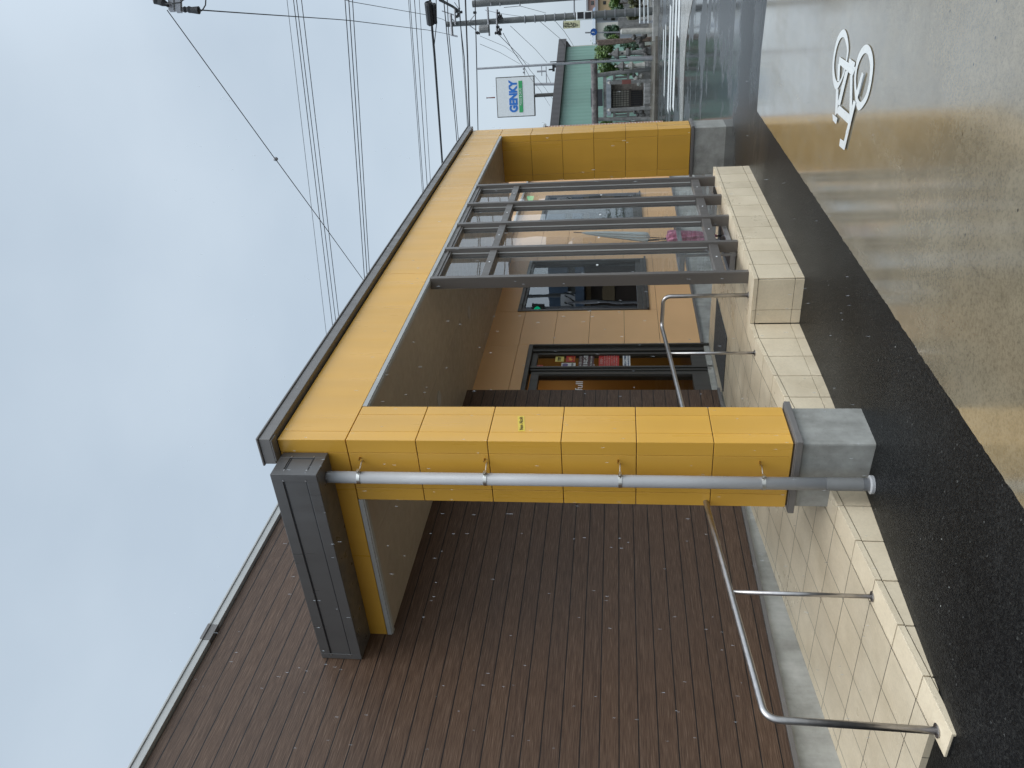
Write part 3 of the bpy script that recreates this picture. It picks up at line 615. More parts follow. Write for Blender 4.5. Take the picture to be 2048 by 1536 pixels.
for a, b in zip(BJ, BJ[1:]):
    a_, b_ = a+q, b-q
    nose.box(a_ if a > 6.36 else a-.004, b_, BY-.004, BY+.158, .403, .414); nose.box(a_ if a > 6.36 else a-.004, b_, BY-.004, BY+.011, .380, .403)
    side.box(a_+(.010 if a < 6.36 else 0), b_, BY, BY+.011, .077, .3735); side.box(a_+(.010 if a < 6.36 else 0), b_, BY, BY+.011, -.1, .0715)
for a, b in ((BY+.012, 3.092), (3.096, KY-.006)):
    nose.box(6.351, 6.362, a, b, .378, .403); side.box(6.355, 6.366, a, b, .076, .3745); side.box(6.355, 6.366, a, b, -.1, .0725)
nose.box(6.3552, 6.498, BY+.162, 3.092, .403, .414); nose.box(6.3552, 6.498, 3.096, KY+.162, .403, .414)
nose.build('nosing_tile', M['tile'], rt, bevel=.0015); side.build('kerb_tile', M['tile'], rt, bevel=.0015)
# rubber mat
mt_ = MB(); mt_.prism([(7.575, 4.00, .4145), (8.56, 4.00, .4145), (8.53, 4.665, .4145), (7.545, 4.655, .4145)], (0, 0, .009))
tag(mt_.build('door_mat', mat('mat_grey', (.055, .058, .062), .75, 0, .2, 20, bmp=.002, bs=160), bevel=.002), 'flat dark grey rubber door mat on the cream tiles before the door', 'door mat')
# ================================================================ handrail
hr = thing('handrail', (4.5, 3.3, .3), 'bent stainless steel handrail running along the entrance ramp edge', 'handrail')
def bend(pts, r=.07, n=6):
    P = [Vector(p) for p in pts]; o = [P[0]]
    for i in range(1, len(P)-1):
        a = (P[i-1]-P[i]); b = (P[i+1]-P[i]); k = min(r, a.length/2.1, b.length/2.1); s = P[i]+a.normalized()*k; e = P[i]+b.normalized()*k
        for j in range(n+1):
            t = j/n; o.append(s*(1-t)**2+P[i]*2*t*(1-t)+e*t*t)
    o.append(P[-1]); return o
RY = 3.335
path = bend([(6.547, 3.038, .414), (6.547, 3.038, 1.152), (6.54, RY, 1.160), (6.02, RY, 1.122), (4.0, RY, .993), (2.47, RY, .868), (2.458, RY, rz(2.46))], .07, 7)
MB().tube(path, .0178, 20).build('rail', M['steel'], hr, smooth=True)
for x, z in ((6.03, 1.11), (3.276, .922), (4.66, 1.02)):
    MB().tube([(x, RY, rz(x)), (x, RY, z)], .0125, 14).build('post', M['steel'], hr, smooth=True)
for x, y, r in ((6.547, 3.038, .031), (6.03, RY, .027), (3.276, RY, .03), (2.458, RY, .034), (4.66, RY, .027)):
    MB().lathe((x, y, rz(x)), [(r, 0), (r, .004), (r*.8, .007)], 20).build('base_flange', M['steel'], hr)
# ================================================================ glass screen
gs = thing('glass_screen', (8, 2.93, .414), 'tall glazed wind screen with five bronze aluminium posts beside the entrance', 'screen')
PX = [6.620, 7.355, 8.080, 8.760, 9.455]; PW = .052
for x in PX:
    mb = MB(); mb.box(x, x+PW, 2.850, 2.958, .414, 3.284); mb.box(x-.008, x, 2.905, 2.945, .69, 3.27) if x > 6.7 else None
    mb.box(x-.016, x-.008, 2.918, 2.938, .69, 3.27) if x > 6.7 else None
    mb.box(x-.0015, x, 2.862, 2.872, .414, 3.284); po = mb.build('post', M['alu'], gs, bevel=.003)
    if x > 6.7: MB().box(x-.013, x, 2.897, 2.9045, .70, 3.25).build('glazing_bead', M['trim_light'], po)
for a, b in zip(PX, PX[1:]):
    x0, x1 = a+PW, b-.001
    MB().box(x0, x1, 2.868, 2.955, .605, .690).build('bottom_rail', M['alu'], gs, bevel=.003)
    MB().box(x0, x1, 2.868, 2.955, 2.745, 2.818).build('transom', M['alu'], gs, bevel=.003)
    mb = MB(); mb.box(x0, x1, 2.88, 2.95, 3.215, 3.283); mb.box(x0, x1, 2.87, 2.90, 3.235, 3.26); mb.build('head_rail', M['alu'], gs, bevel=.002)
    mb = MB(); mb.box(x0, x1, 2.926, 2.932, .690, 2.745); mb.build('glass_pane', M['glass'], gs)
    mb = MB(); mb.box(x0, x1, 2.926, 2.932, 2.818, 3.215); mb.build('glass_pane', M['glass'], gs)
    xm = (x0+x1)/2+.02
    for yy, zz_, r in ((2.866, .648, .008), (2.866, 2.782, .008), (2.923, 1.75, .012)): MB().disc((xm, yy, zz_), (0, 1, 0), r, .003, 10).build('screw_cap', M['white'], gs)
# ================================================================ umbrella stand and umbrellas
us = thing('umbrella_stand', (8.0, 3.25, .414), 'low metal umbrella stand with black drip tray behind the glass screen', 'umbrella stand')
mb = MB(); mb.box(7.38, 8.38, 2.995, 3.22, .430, .452); mb.build('drip_tray', M['black'], us)
mb = MB()
for y in (2.975, 3.22): mb.box(7.36, 8.40, y, y+.02, .425, .475)
for x in (7.36, 8.38): mb.box(x, x+.02, 2.995, 3.22, .425, .475)
mb.build('tray_rim', M['galv'], us, bevel=.002)
mb = MB()
for x in (7.37, 8.37):
    for y in (2.98, 3.21): mb.box(x, x+.022, y, y+.022, .416, .95)
mb.box(7.392, 8.37, 2.98, 3.002, .905, .95); mb.box(7.392, 8.37, 3.21, 3.232, .905, .95); mb.box(7.37, 7.392, 3.002, 3.21, .905, .95); mb.box(8.37, 8.392, 3.002, 3.21, .905, .95)
for x in (7.62, 7.87, 8.06): mb.box(x, x+.008, 3.002, 3.21, .92, .935)
mb.build('rack_frame', M['galv'], us, bevel=.002)
def umbrella(tip, top, mat_, r, label, gm=None, pleats=8, e=1.0):
    tip = Vector(tip); top = Vector(top); d = (top-tip); L = d.length; d.normalize(); a = d.orthogonal().normalized(); b = d.cross(a)
    t = thing('umbrella', tip, label, 'umbrella', 'umbrellas left in the stand behind the glass')
    mb = MB(); prof = [(.06, .01), (.12, .3), (.3, .62), (.5, .85), (.66, 1.0), (.70, .92), (.71, .5), (.72, .12)]; n = pleats*6; rings = []
    for f, k in prof:
        ring = []
        for i in range(n):
            th = 2*math.pi*i/n; rr = r*k*(.72+.28*math.cos(pleats*th+f*3))
            ring.append(mb.bm.verts.new(tip+d*(f*L*e)+(a*math.cos(th)+b*math.sin(th))*rr))
        rings.append(ring)
    for i in range(len(rings)-1):
        for k in range(n): mb.bm.faces.new((rings[i][k], rings[i][(k+1) % n], rings[i+1][(k+1) % n], rings[i+1][k]))
    mb.build('canopy_cloth', mat_, t, smooth=True)
    MB().tube([tip, top], .0045, 8).build('shaft', M['black'], t)
    hk = [top+d*.0, top+d*.09]+[top+d*(.09+.035*math.sin(k*math.pi/6))+a*(.035-.035*math.cos(k*math.pi/6)) for k in range(1, 7)]
    MB().tube(hk, .009, 8).build('handle', gm or M['wood_dark'], t)
    return t
pink = mat('pink_nylon', (.62, .20, .32), .4, 0, .35, 40); plum = mat('plum_nylon', (.22, .07, .13), .45, 0, .4, 50)
def vinyl():
    m, t, p, o = base('clear_vinyl'); p.inputs['Base Color'].default_value = (.78, .84, .86, 1); p.inputs['Roughness'].default_value = .15; p.inputs['Alpha'].default_value = .62; return m
umbrella((8.20, 3.10, .455), (8.02, 3.10, 1.27), pink, .115, 'folded pink patterned umbrella standing in the rack')
umbrella((8.30, 3.15, .455), (8.22, 3.14, 1.12), plum, .07, 'folded dark plum umbrella standing beside the pink one')
vn = vinyl(); umbrella((8.33, 3.07, 2.04), (8.15, 3.10, 1.06), vn, .055, e=1.17, label= 'clear vinyl umbrella propped tip up above the pink umbrella', gm=M['black'])
# ================================================================ the far side of the crossing
AZ = R(9); RV = Vector((math.sin(AZ), -math.cos(AZ), 0)); FV = Vector((math.cos(AZ), math.sin(AZ), 0)); ZV = Vector((0, 0, 1))
def PP(x, y, d):                         # on the upright plane d metres ahead towards the shrine
    r_ = ray(x, y); return CAM + r_*(d/r_.dot(FV))
def face_box(mb, x0, x1, y0, y1, d, th=.2, ground=None, rv=None, fv=None):
    rv = rv or RV; fv = fv or FV
    c = PP((x0+x1)/2, (y0+y1)/2, d); hh = abs(PP(x0, (y0+y1)/2, d).z-PP(x1, (y0+y1)/2, d).z)/2; hw = (PP((x0+x1)/2, y0, d)-PP((x0+x1)/2, y1, d)).length/2
    if ground is not None: t = c.z+hh; c.z = (t+ground)/2; hh = (t-ground)/2
    mb.obox(c+fv*th/2, rv*hw, fv*th/2, ZV*hh); return c, hw, hh
def single(name, mb, m, label, cat, group=None, **k): return tag(mb.build(name, m, **k), label, cat, group)
def foliage(mb, c, rad, n, s, seed=1):
    rnd = random.Random(seed); c = Vector(c)
    lumps = [(Vector((rnd.gauss(0, .45)*rad[0], rnd.gauss(0, .45)*rad[1], rnd.gauss(0, .45)*rad[2])), rnd.uniform(.35, .6)) for _ in range(7)]
    for i in range(n):
        l, k = rnd.choice(lumps); u = Vector((rnd.gauss(0, 1), rnd.gauss(0, 1), rnd.gauss(0, 1))).normalized()*rnd.uniform(.55, 1)*k
        p = c+l+Vector((u.x*rad[0], u.y*rad[1], u.z*rad[2]))
        a = Vector((rnd.gauss(0, 1), rnd.gauss(0, 1), rnd.gauss(0, .6))).normalized(); b = a.orthogonal().normalized(); t = rnd.uniform(.6, 1.3)*s
        if p.z < .12: p.z = .12+rnd.random()*.2
        mb.quad(p-a*t, p+b*t*.45, p+a*t, p-b*t*.45)
def bush(x, y, d, rpx, npx, n, s, m, label, cat='shrub', trunk=True, ground=.05, name='shrub', group=None):
    c = PP(x, y, d); r = rpx*d/F_PX; r2 = npx*d/F_PX
    t = thing(name, (c.x, c.y, ground), label, cat, group); mb = MB(); foliage(mb, c, (r2, r2, r), n, s, seed=int(x*7+y)); mb.build('crown', M[m], t)
    tr = MB(); b0 = Vector((c.x, c.y, ground)); rr = random.Random(int(x))
    tr.tube([b0, b0+Vector((.03, .02, (c.z-ground)*.5)), Vector((c.x, c.y, c.z+r*.3))], [.07, .05, .02], 7)
    for i in range(5):
        q = b0+Vector((0, 0, (c.z-ground)*(.4+.1*i))); tr.tube([q, q+Vector((rr.uniform(-1, 1)*r2*.6, rr.uniform(-1, 1)*r2*.6, r*.5))], [.03, .008], 5)
    tr.build('trunk', M['bark'], t); return t
# --- shrine
SD = 38.5
tr = thing('torii_gate', PP(1293, 190, SD)*1, 'grey stone torii gate with a dark round top beam before the small shrine', 'torii gate')
def P2(x, y, d=SD): return PP(x, y, d)
mb = MB(); mb.tube([P2(1191, 262), P2(1190, 240), P2(1189.5, 190), P2(1188.5, 140), P2(1187, 118)], [.155, .155, .15, .15, .165], 14); mb.build('top_beam', M['wood_dark'] if False else concrete('lichen_stone', (.04, .035, .035), (.24, .21, .20), .85, sc_=5), tr)
mb = MB(); face_box(mb, 1206.5, 1213, 150, 238, SD, .16); mb.build('tie_beam', M['stone'], tr)
a = P2(1193, 238.5); b = P2(1290, 238); b.z = .05; MB().tube([b, a], [.10, .085], 14).build('pillar', M['stone'], tr)
a = P2(1193, 151); b = P2(1291, 137); b.z = .05; MB().tube([b, a], [.115, .09], 14).build('pillar', M['stone'], tr)
mb = MB(); face_box(mb, 1195.5, 1205.5, 178.5, 212.5, SD-.12, .08); face_box(mb, 1181.5, 1183, 177, 214, SD-.5, .05); mb.build('name_tablet', mat('tablet_navy', (.035, .038, .045), .5), tr)
for c in tr.children: pass
# small hall with lattice doors
sh = thing('shrine_hall', PP(1293, 196, 41), 'small weathered wooden shrine hall with lattice doors behind the torii', 'shrine')
mb = MB(); face_box(mb, 1212, 1287, 168, 226, 41.4, 2.2, ground=.25); mb.build('wall', M['wood_grey'], sh)
mb = MB(); face_box(mb, 1214, 1222, 160, 232, 41.0, 3.0); face_box(mb, 1208, 1214, 166, 226, 41.3, 2.6); mb.build('roof', M['tin'], sh)
mb = MB(); face_box(mb, 1225, 1258, 181, 212, 41.36, .03); mb.build('paper_screen', M['paper'], sh)
mb = MB()
for i in range(8): y = 181+31*i/7; face_box(mb, 1224, 1284, y-.45, y+.45, 41.3, .04)
for i in range(7): x = 1225+33*i/6; face_box(mb, x-.5, x+.5, 180, 213, 41.27, .03)
face_box(mb, 1258, 1262, 178, 215, 41.28, .06); face_box(mb, 1222, 1225, 178, 215, 41.28, .06); mb.build('lattice_door', M['wood_dark'], sh)
mb = MB(); face_box(mb, 1262, 1284, 181, 212, 41.34, .03); mb.build('lower_panel', M['black'], sh)
mb = MB(); face_box(mb, 1289, 1303, 166, 222, 39.6, 1.5, ground=.03); mb.build('stone_platform', M['stone'], sh)
single('stone_step', MB().obox(P2(1300, 187, 37)+Vector((0, 0, .12)), RV*.42, FV*.25, ZV*.14), M['stone'], 'flat grey stone step in front of the shrine hall', 'stone step', bevel=.02)
# stone fence frames with openings, pointed posts
def fence(y0, y1, label):
    t = thing('stone_fence', PP(1290, (y0+y1)/2, 39.2), label, 'stone fence'); t.location.z = .1; WL[t.name] = Vector(t.location)
    mb = MB(); d = 39.2
    for a_, b_ in ((1226, 1231), (1254, 1259)): mb = MB(); face_box(mb, a_, b_, y0, y1, d, .14); mb.build('rail', M['stone'], t)
    mb = MB(); face_box(mb, 1276, 1293, y0, y1, d, .3, ground=.05); mb.build('footing', M['stone'], t)
    for y in (y0+1.5, y1-1.5): m_ = MB(); face_box(m_, 1224, 1290, y-1.6, y+1.6, d-.03, .16, ground=.08); m_.build('post', M['stone'], t)
    m_ = MB(); face_box(m_, 1231, 1254, (y0+y1)/2+.8, y1-4, d+.05, .1); m_.build('slab', M['stone'], t); return t
fence(142, 161, 'low grey stone fence right of the shrine hall, beside the torii pillar'); fence(219, 236, 'low grey stone fence left of the shrine hall, nearest the yellow pillar')
def stele(y0, y1, x0, x1, d, m, label, point=True, capm=None):
    t = thing('stone_post', PP(x1, (y0+y1)/2, d), label, 'stone post', 'pointed stone posts'); t.location.z = .08; WL[t.name] = Vector(t.location)
    mb = MB(); c, hw, hh = face_box(mb, x0, x1, y0, y1, d, abs(y1-y0)*d/F_PX, ground=.08); mb.build('shaft', M[m], t)
    if point:
        top = c+ZV*hh; q = MB(); k = hw; f = top+FV*k; v = [q.bm.verts.new(f+RV*sx*k*1.15+FV*sy*k*1.15) for sx, sy in ((-1,-1),(1,-1),(1,1),(-1,1))]; ap = q.bm.verts.new(f+ZV*.13)
        for i in range(4): q.bm.faces.new((v[i], v[(i+1) % 4], ap))
        q.bm.faces.new(v[::-1]); q.build('cap', M['stone_light'], t)
    return t
stele(160.5, 167, 1219, 1292, 38.3, 'stone', 'pointed square stone post on the right of the shrine hall'); stele(215, 221.5, 1219, 1292, 38.3, 'stone', 'pointed square stone post on the left of the shrine hall')
single('red_box', MB().obox(P2(1253, 163.8, 38.0)-ZV*.0, RV*.09, FV*.07, ZV*.20), M['rust'], 'dark red painted box hung on the right pointed stone post', 'box', bevel=.01)
# lanterns
def lantern(y, x0, x1, d, wpx, label, pale):
    t = thing('stone_lantern', PP(x1, y, d), label, 'stone lantern', 'stone lanterns beside the shrine'); t.location.z = .1; WL[t.name] = Vector(t.location)
    H = PP(x0, y, d).z-.1; w_ = wpx/2*d/F_PX; o = Vector((t.location.x, t.location.y, .1)); s = M['stone_light'] if pale else M['stone']
    def L(nm, prof, m_, n=6): MB().lathe(o, [(r*w_, z*H) for r, z in prof], n).build(nm, m_, t)
    L('foot', [(1.0, 0), (1.0, .10), (.8, .12), (.8, .17)], M['stone']); L('shaft', [(.75, .17), (.62, .24), (.42, .42), (.42, .46)], s)
    L('shelf', [(.45, .46), (.95, .52), (.95, .58), (.6, .585)], s); L('fire_box', [(.52, .585), (.52, .74)], M['stone_light'] )
    mb = MB(); c = o+Vector((0, 0, .665*H))-FV*(.52*w_); mb.obox(c, RV*.035, FV*.01, ZV*.05); mb.build('opening', M['white'] if pale else M['black'], t)
    L('roof', [(1.1, .74), (1.25, .77), (.75, .85), (.35, .91), (.2, .92)], M['stone_dark']); L('finial', [(.14, .92), (.28, .95), (.2, .98), (.02, 1.0)], s, 8); return t
lantern(104, 1216, 1290, 38.8, 17, 'taller stone lantern with a flared roof among the bushes', False); lantern(129.5, 1229, 1292, 38.2, 14, 'shorter stone lantern with a white opening behind the steel pole', True)
# rocks, offering stones
rk = [(1272, 157, 6), (1283, 152, 5), (1279, 165, 7), (1268, 151, 5), (1283, 223, 6), (1275, 229, 4), (1287, 231, 5), (1270, 224, 4), (1284, 90, 7), (1290, 99, 6), (1278, 80, 8), (1268, 74, 6), (1288, 70, 7), (1292, 110, 5)]
names = ['rounded rock between torii pillar and right fence', 'small rock low beside the right torii pillar', 'largest pale rock right of the stone step', 'small dark rock under the right fence rail', 'rock in front of the left stone fence', 'small rock at the left torii pillar', 'low rock at the foot of the left torii pillar', 'dark rock below the left fence rail',
         'mossy rock below the taller lantern', 'low rock right of the steel pole foot', 'dark rock at the foot of the carved stone slab', 'rock between carved slab and marker post', 'low rock beside the marker post', 'small low rock beside the shorter lantern']
for i, ((x, y, r), nm) in enumerate(zip(rk, names)):
    mb = MB(); c = PP(x, y, 38.6); rr = r*38.6/F_PX; c.z = max(c.z, .05+rr*.4); mb.ball(c, rr, 2, (1, .9, .8)); rnd = random.Random(i)
    for v in mb.bm.verts: v.co += Vector((rnd.gauss(0, 1), rnd.gauss(0, 1), rnd.gauss(0, 1)))*rr*.09
    single('rock', mb, M['stone_light'] if i in (0, 1, 2) else M['stone_dark'], nm, 'rock', 'rocks in the shrine garden')
mb = MB(); c, hw, hh = face_box(mb, 1194, 1262, 77.5, 88.5, 39.5, .22, ground=.1)
for v in mb.bm.verts: v.co += Vector((random.uniform(-.03, .03), random.uniform(-.03, .03), random.uniform(-.05, .05)))
single('carved_stone', mb, M['stone_brown'], 'tall brown speckled carved stone slab left of the blue sign', 'stone slab', bevel=.03)
single('marker_post', MB().tube([Vector((*PP(1300, 62, 37).xy, .0)), PP(1241, 63, 37)-ZV*.05, PP(1241, 63, 37)], [.12, .115, .06], 14), M['stone_light'], 'round-topped pale stone marker post beside the guard rail', 'stone post')
bush(1213, 107, 40.2, 27, 22, 2600, .07, 'leaf', 'bright green garden tree behind the taller stone lantern', 'tree', name='garden_tree')
bush(1222, 137, 40.4, 26, 14, 2000, .07, 'leaf', 'green garden tree behind the shorter stone lantern', 'tree', name='garden_tree')
bush(1260, 95, 39.4, 16, 12, 900, .06, 'leaf_dark', 'low dark shrub under the taller stone lantern')
bush(1212, 247, 41.5, 12, 10, 700, .07, 'leaf', 'green shrub showing between torii and yellow pillar')
bush(1222, 66, 55, 17, 14, 1500, .10, 'leaf_dark', 'dark bluish green tree behind the marker post', 'tree', name='garden_tree')
bush(1232, 78, 50, 12, 9, 800, .08, 'leaf', 'small green shrub left of the marker post')
bush(1228, 7, 62, 12, 12, 1200, .12, 'leaf', 'bright green tree by the tan house', 'tree', name='garden_tree')
bush(1272, 14, 44, 13, 16, 1500, .08, 'leaf_brown', 'brownish green hedge bush behind the guard rail')
bush(1266, 32, 46, 11, 9, 900, .08, 'leaf_brown', 'yellow green bush between utility pole and marker post')
# grey stone / block walls
mb = MB(); face_box(mb, 1258, 1276, 40, 60, 42, .15, ground=.05); single('garden_wall', mb, M['stone'], 'grey stone block wall behind the marker post', 'wall')
mb = MB(); face_box(mb, 1240, 1270, 60, 80, 45, .15, ground=.05); single('picket_fence', mb, M['tin'], 'grey slatted fence between carved slab and marker post', 'fence')
# --- guard rail
gr = thing('guard_rail', PP(1314, 20, 35), 'white three-bar guard rail with a grey end post at the corner', 'guard rail'); gr.location.z = 0; WL[gr.name] = Vector(gr.location)
for x in (1280, 1288.5, 1296.5):
    MB().tube([PP(x, 46, 34.6), PP(x-.5, -40, 34.0)], .028, 10).build('rail', M['white'], gr)
for y in (45, -20):
    p = PP(1278, y, 34.65); MB().obox(Vector((p.x, p.y, (p.z+.08)/2)), RV*.05, FV*.05, ZV*(p.z-.08)/2).build('post', M['galv'], gr, bevel=.01)
single('kerb_block', MB().obox(PP(1312, 10, 34.7)-ZV*0, RV*1.3, FV*.3, ZV*.12), M['kerb'], 'long concrete kerb under the guard rail', 'kerb', bevel=.02)
# --- poles
def pole(top, bot, d, r0, r1, m, label, name='utility_pole', cat='utility pole'):
    a = PP(*top, d); b = Vector((*PP(*bot, d).xy, 0)); t = thing(name, b, label, cat); MB().tube([b, a], [r0, r1], 18).build('mast', M[m], t, smooth=False); return t
up = pole((893, 49), (1305, 22), 37.5, .165, .105, 'pole', 'concrete utility pole with crossarms, transformer and pedestrian signal')
def arm(p, q, d, r=.045, par=up, nm='crossarm', m='galv', dd=0): MB().tube([PP(*p, d), PP(*q, d+dd)], r, 8).build(nm, M[m], par)
D = 37.3
arm((901, 27), (904.5, 71), D, .06); arm((909, 15), (911, 50), D, .04); arm((905, 38), (912, 48), D, .02, nm='brace'); arm((949, 30), (938, 44), D, .02, nm='brace'); arm((951.5, 60), (939, 51), D, .02, nm='brace')
arm((975, 14), (978.5, 72), D, .045); arm((994, 19), (994, 66), D, .05); arm((884, 22), (911, 31), D, .025); arm((902, 70), (915, 73), D, .035); arm((915, 20), (920, 16), D, .03)
mb = MB(); c = PP(967, 58, 36.8); mb.lathe(c-ZV*.25, [(.12, 0), (.16, .02), (.16, .4), (.13, .44)], 14); mb.build('transformer', M['stone'], up)
mb = MB()
for i, (x, y) in enumerate(((917, 23), (921, 27), (920, 31), (917, 33), (925, 24), (957, 65), (960, 66), (953, 25), (1000, 26), (1004, 31), (996, 66), (1002, 64), (1004, 59), (999, 54), (1003, 68), (1000, 38), (1006, 36), (1001, 33))):
    mb.lathe(PP(x, y, D-.2), [(.03, 0), (.07, .03), (.04, .07), (.07, .11), (.03, .15)], 8)
mb.build('insulator', M['rubber'], up)
mb = MB(); rnd = random.Random(3)
for i in range(12):
    x = 1050+i*20; mb.disc(PP(x, 49-(x-893)*27/412, 37.5), ZV, .165+.02*i/12, .04, 14)
mb.build('band', M['galv'], up)
# pedestrian signal on the pole
ps = thing('pedestrian_signal', PP(1169, 31, 36.6), 'white framed two-lamp pedestrian signal on the utility pole', 'traffic signal')
mb = MB(); face_box(mb, 1152.5, 1184.5, 22.5, 39.5, 36.6, .22); mb.build('housing', M['white'], ps, bevel=.02)
for x0, x1 in ((1154.5, 1167), (1170, 1182.5)): mb = MB(); face_box(mb, x0, x1, 24, 37.5, 36.58, .05); mb.build('lens', M['black'], ps, bevel=.01)
MB().tube([PP(1148, -2, 36.8), PP(1148.5, 30, 36.9)], .035, 8).build('bracket', M['galv'], ps)
# yellow vertical banner sign
ys = thing('shop_sign', PP(1143, 48, 37.2), 'pale yellow vertical sign with black characters on the utility pole', 'sign')
mb = MB(); c, hw, hh = face_box(mb, 1127, 1160, 41, 56.5, 37.2, .06); mb.build('panel', mat('sign_cream', (.62, .60, .38), .5), ys)
MB().tube([PP(1126.5, 38, 37.2), PP(1126.5, 57, 37.2)], .012, 6).build('bracket', M['galv'], ys)
for ch, x, sz in (('石', 1131, .22), ('代', 1139.5, .22), ('谷', 1147.5, .22), ('＋', 1154.5, .16)): text('lettering', ch, sz, PP(x, 50.2, 37.18), RV, ZV, mat('ink', (.05, .05, .03), .6), ys, bold=.004)
# blue round sign
bs_ = thing('road_sign', PP(1300, 64, 38), 'round blue road sign on a thin steel pole', 'road sign'); bs_.location.z = 0; WL[bs_.name] = Vector(bs_.location)
MB().tube([Vector(bs_.location), PP(1184, 64.5, 38)+ZV*.3], .032, 10).build('sign_pole', M['galv'], bs_)
c = PP(1187.5, 64, 37.9); mb = MB(); mb.disc(c, FV, .145, .01, 28); mb.build('disc', mat('sign_blue', (.005, .09, .36), .35), bs_)
mb = MB(); c2_ = c-FV*.012; mb.prism([c2_+RV*u+ZV*v for u, v in ((-.012, .10), (-.03, .06), (-.02, .0), (-.06, -.03), (-.01, -.035), (.012, .01), (.01, .07))], FV*.003); mb.build('symbol', M['white'], bs_)
# steel pole with camera and thin lower part
sp_ = pole((955, 137.5), (1290, 118), 37.0, .06, .045, 'galv', 'thin tall steel pole rising before the green warehouse', 'steel_pole', 'pole')
MB().tube([Vector((*PP(1290, 117.5, 37).xy, 0)), PP(1253, 117.8, 37)], .105, 14).build('base_sleeve', M['galv'], sp_)
MB().tube([PP(1255, 115, 36.9), PP(1100, 124, 36.9)], .02, 8).build('conduit', M['rubber'], sp_)
mb = MB(); mb.obox(PP(1107, 136, 36.8), RV*.14, FV*.05, ZV*.05); mb.obox(PP(1103, 139, 36.7), RV*.03, FV*.05, ZV*.12); mb.obox(PP(1110, 133, 36.7), RV*.05, FV*.05, ZV*.04); mb.build('camera_bracket', M['black'], sp_)
MB().tube([PP(1048, 133, 36.9), PP(1049.5, 151, 36.9)], .018, 6).build('arm', M['galv'], sp_)
mb = MB(); [mb.ball(PP(1047, y, 36.9), .045, 1) for y in (138, 145)]; mb.build('insulator', M['galv'], sp_)
# leaning stout pole at the picture edge
p3_ = pole((945, 8), (1316, -22), 28, .16, .105, 'pole', 'stout concrete pole partly cut off at the picture edge')
for c in p3_.children: pass
mb = MB()
for x in (982, 1000, 1040): mb.tube([PP(x, 6, 27.9), PP(x, 11.5, 27.7)], .02, 6)
mb.build('step_bolt', M['galv'], p3_)
# ground-level street light arm from the frame edge
# --- green warehouse
wh_ = thing('warehouse', (52, 14, 0), 'pale green corrugated warehouse with a dark eave behind the shrine', 'warehouse')
ZT = PP(1117.5, 130, 52).z
def at_z(x, y, z):  # point on the line of sight at height z
    d = ray(x, y); return CAM+d*((z-EYE)/d.z)
eR = at_z(1133, 94, PP(1133, 94, 52).z); zt = eR.z
eL = at_z(1118, 262, zt); dirw = (eL-eR).normalized(); nrm = Vector((dirw.y, -dirw.x, 0)); nrm = nrm if nrm.dot(FW) < 0 else -nrm
eL2 = eL+dirw*14
mb = MB(); mb.prism([(eR.x, eR.y, 0), (eL2.x, eL2.y, 0), (eL2.x, eL2.y, zt), (eR.x, eR.y, zt)], -nrm*10); mb.build('wall', M['green_wall'], wh_)
zo = at_z(1100, 256, 1e-9+zt).z; rt_ = .55*1.0
mb = MB(); a = eR-dirw*.35+nrm*.35; b = eL2+nrm*.35
mb.prism([a, b, b+ZV*.46, a+ZV*.46], -nrm*11); mb.build('roof', M['roof_dark'], wh_)
mb = MB(); mb.prism([(eR-dirw*.15+nrm*.3-ZV*.05), (eR-dirw*.15+nrm*.3+ZV*.35), (eR-dirw*.9-nrm*.6+ZV*.05), (eR-dirw*.9-nrm*.6-ZV*.35)], -nrm*.1); mb.build('barge_board', M['roof_dark'], wh_)
mb = MB(); face_box(mb, 1134, 1150, 92, 103, 54.5, 3, ground=0); q = single('concrete_shed', mb, M['plaster_white'], 'small cream building corner beside the warehouse eave', 'building')
mb = MB(); face_box(mb, 1195, 1204, 176, 214, 49.2, .05); 
# --- pole sign GENKY
gk = thing('pole_sign', (98, 18, 0), 'large white square shop sign with blue lettering on a tall steel pole', 'sign')
gd = 98.; TL, BL, BR_, TR_ = PP(995, 236, gd), PP(1070.6, 231.6, gd), PP(1068, 150.5, gd), PP(991.3, 155.4, gd)
gr_ = ((BR_-BL)+(TR_-TL)).normalized(); gu = ZV; gf = gr_.cross(gu)*-1
cen = (TL+BL+BR_+TR_)/4; hw = ((BR_-BL).length+(TR_-TL).length)/4; hh = (TL.z-BL.z+TR_.z-BR_.z)/4
MB().obox(cen+gf*.3, gr_*hw, gf*.3, gu*hh).build('frame', M['alu_dark'], gk)
MB().obox(cen-gf*.02, gr_*(hw-.09), gf*.02, gu*(hh-.09)).build('panel', M['white'], gk)
text('lettering', 'GENKY', 1.25, cen-gf*.06+gr_*.04+gu*.22, gr_, gu, mat('sign_letter_blue', (.02, .16, .52), .4), gk, th=.03, width=2*hw*.80, bold=.065)
MB().obox(cen-gf*.06-gu*.62, gr_*hw*.78, gf*.02, gu*.22).build('band', mat('sign_green', (.04, .36, .12), .4), gk)
text('lettering', 'FOOD & DRUG', .36, cen-gf*.10-gu*.62, gr_, gu, M['white'], gk, th=.03, width=2*hw*.42)
a = PP(1060, 191.5, gd+.3); MB().tube([Vector((a.x, a.y, 0)), Vector((a.x, a.y, cen.z-hh+.1))], .21, 12).build('column', M['alu_dark'], gk)
a = PP(990, 195, gd); MB().tube([a, a+ZV*.9, a+ZV*1.0], [.08, .05, .12], 8).build('beacon', M['rust'], gk)
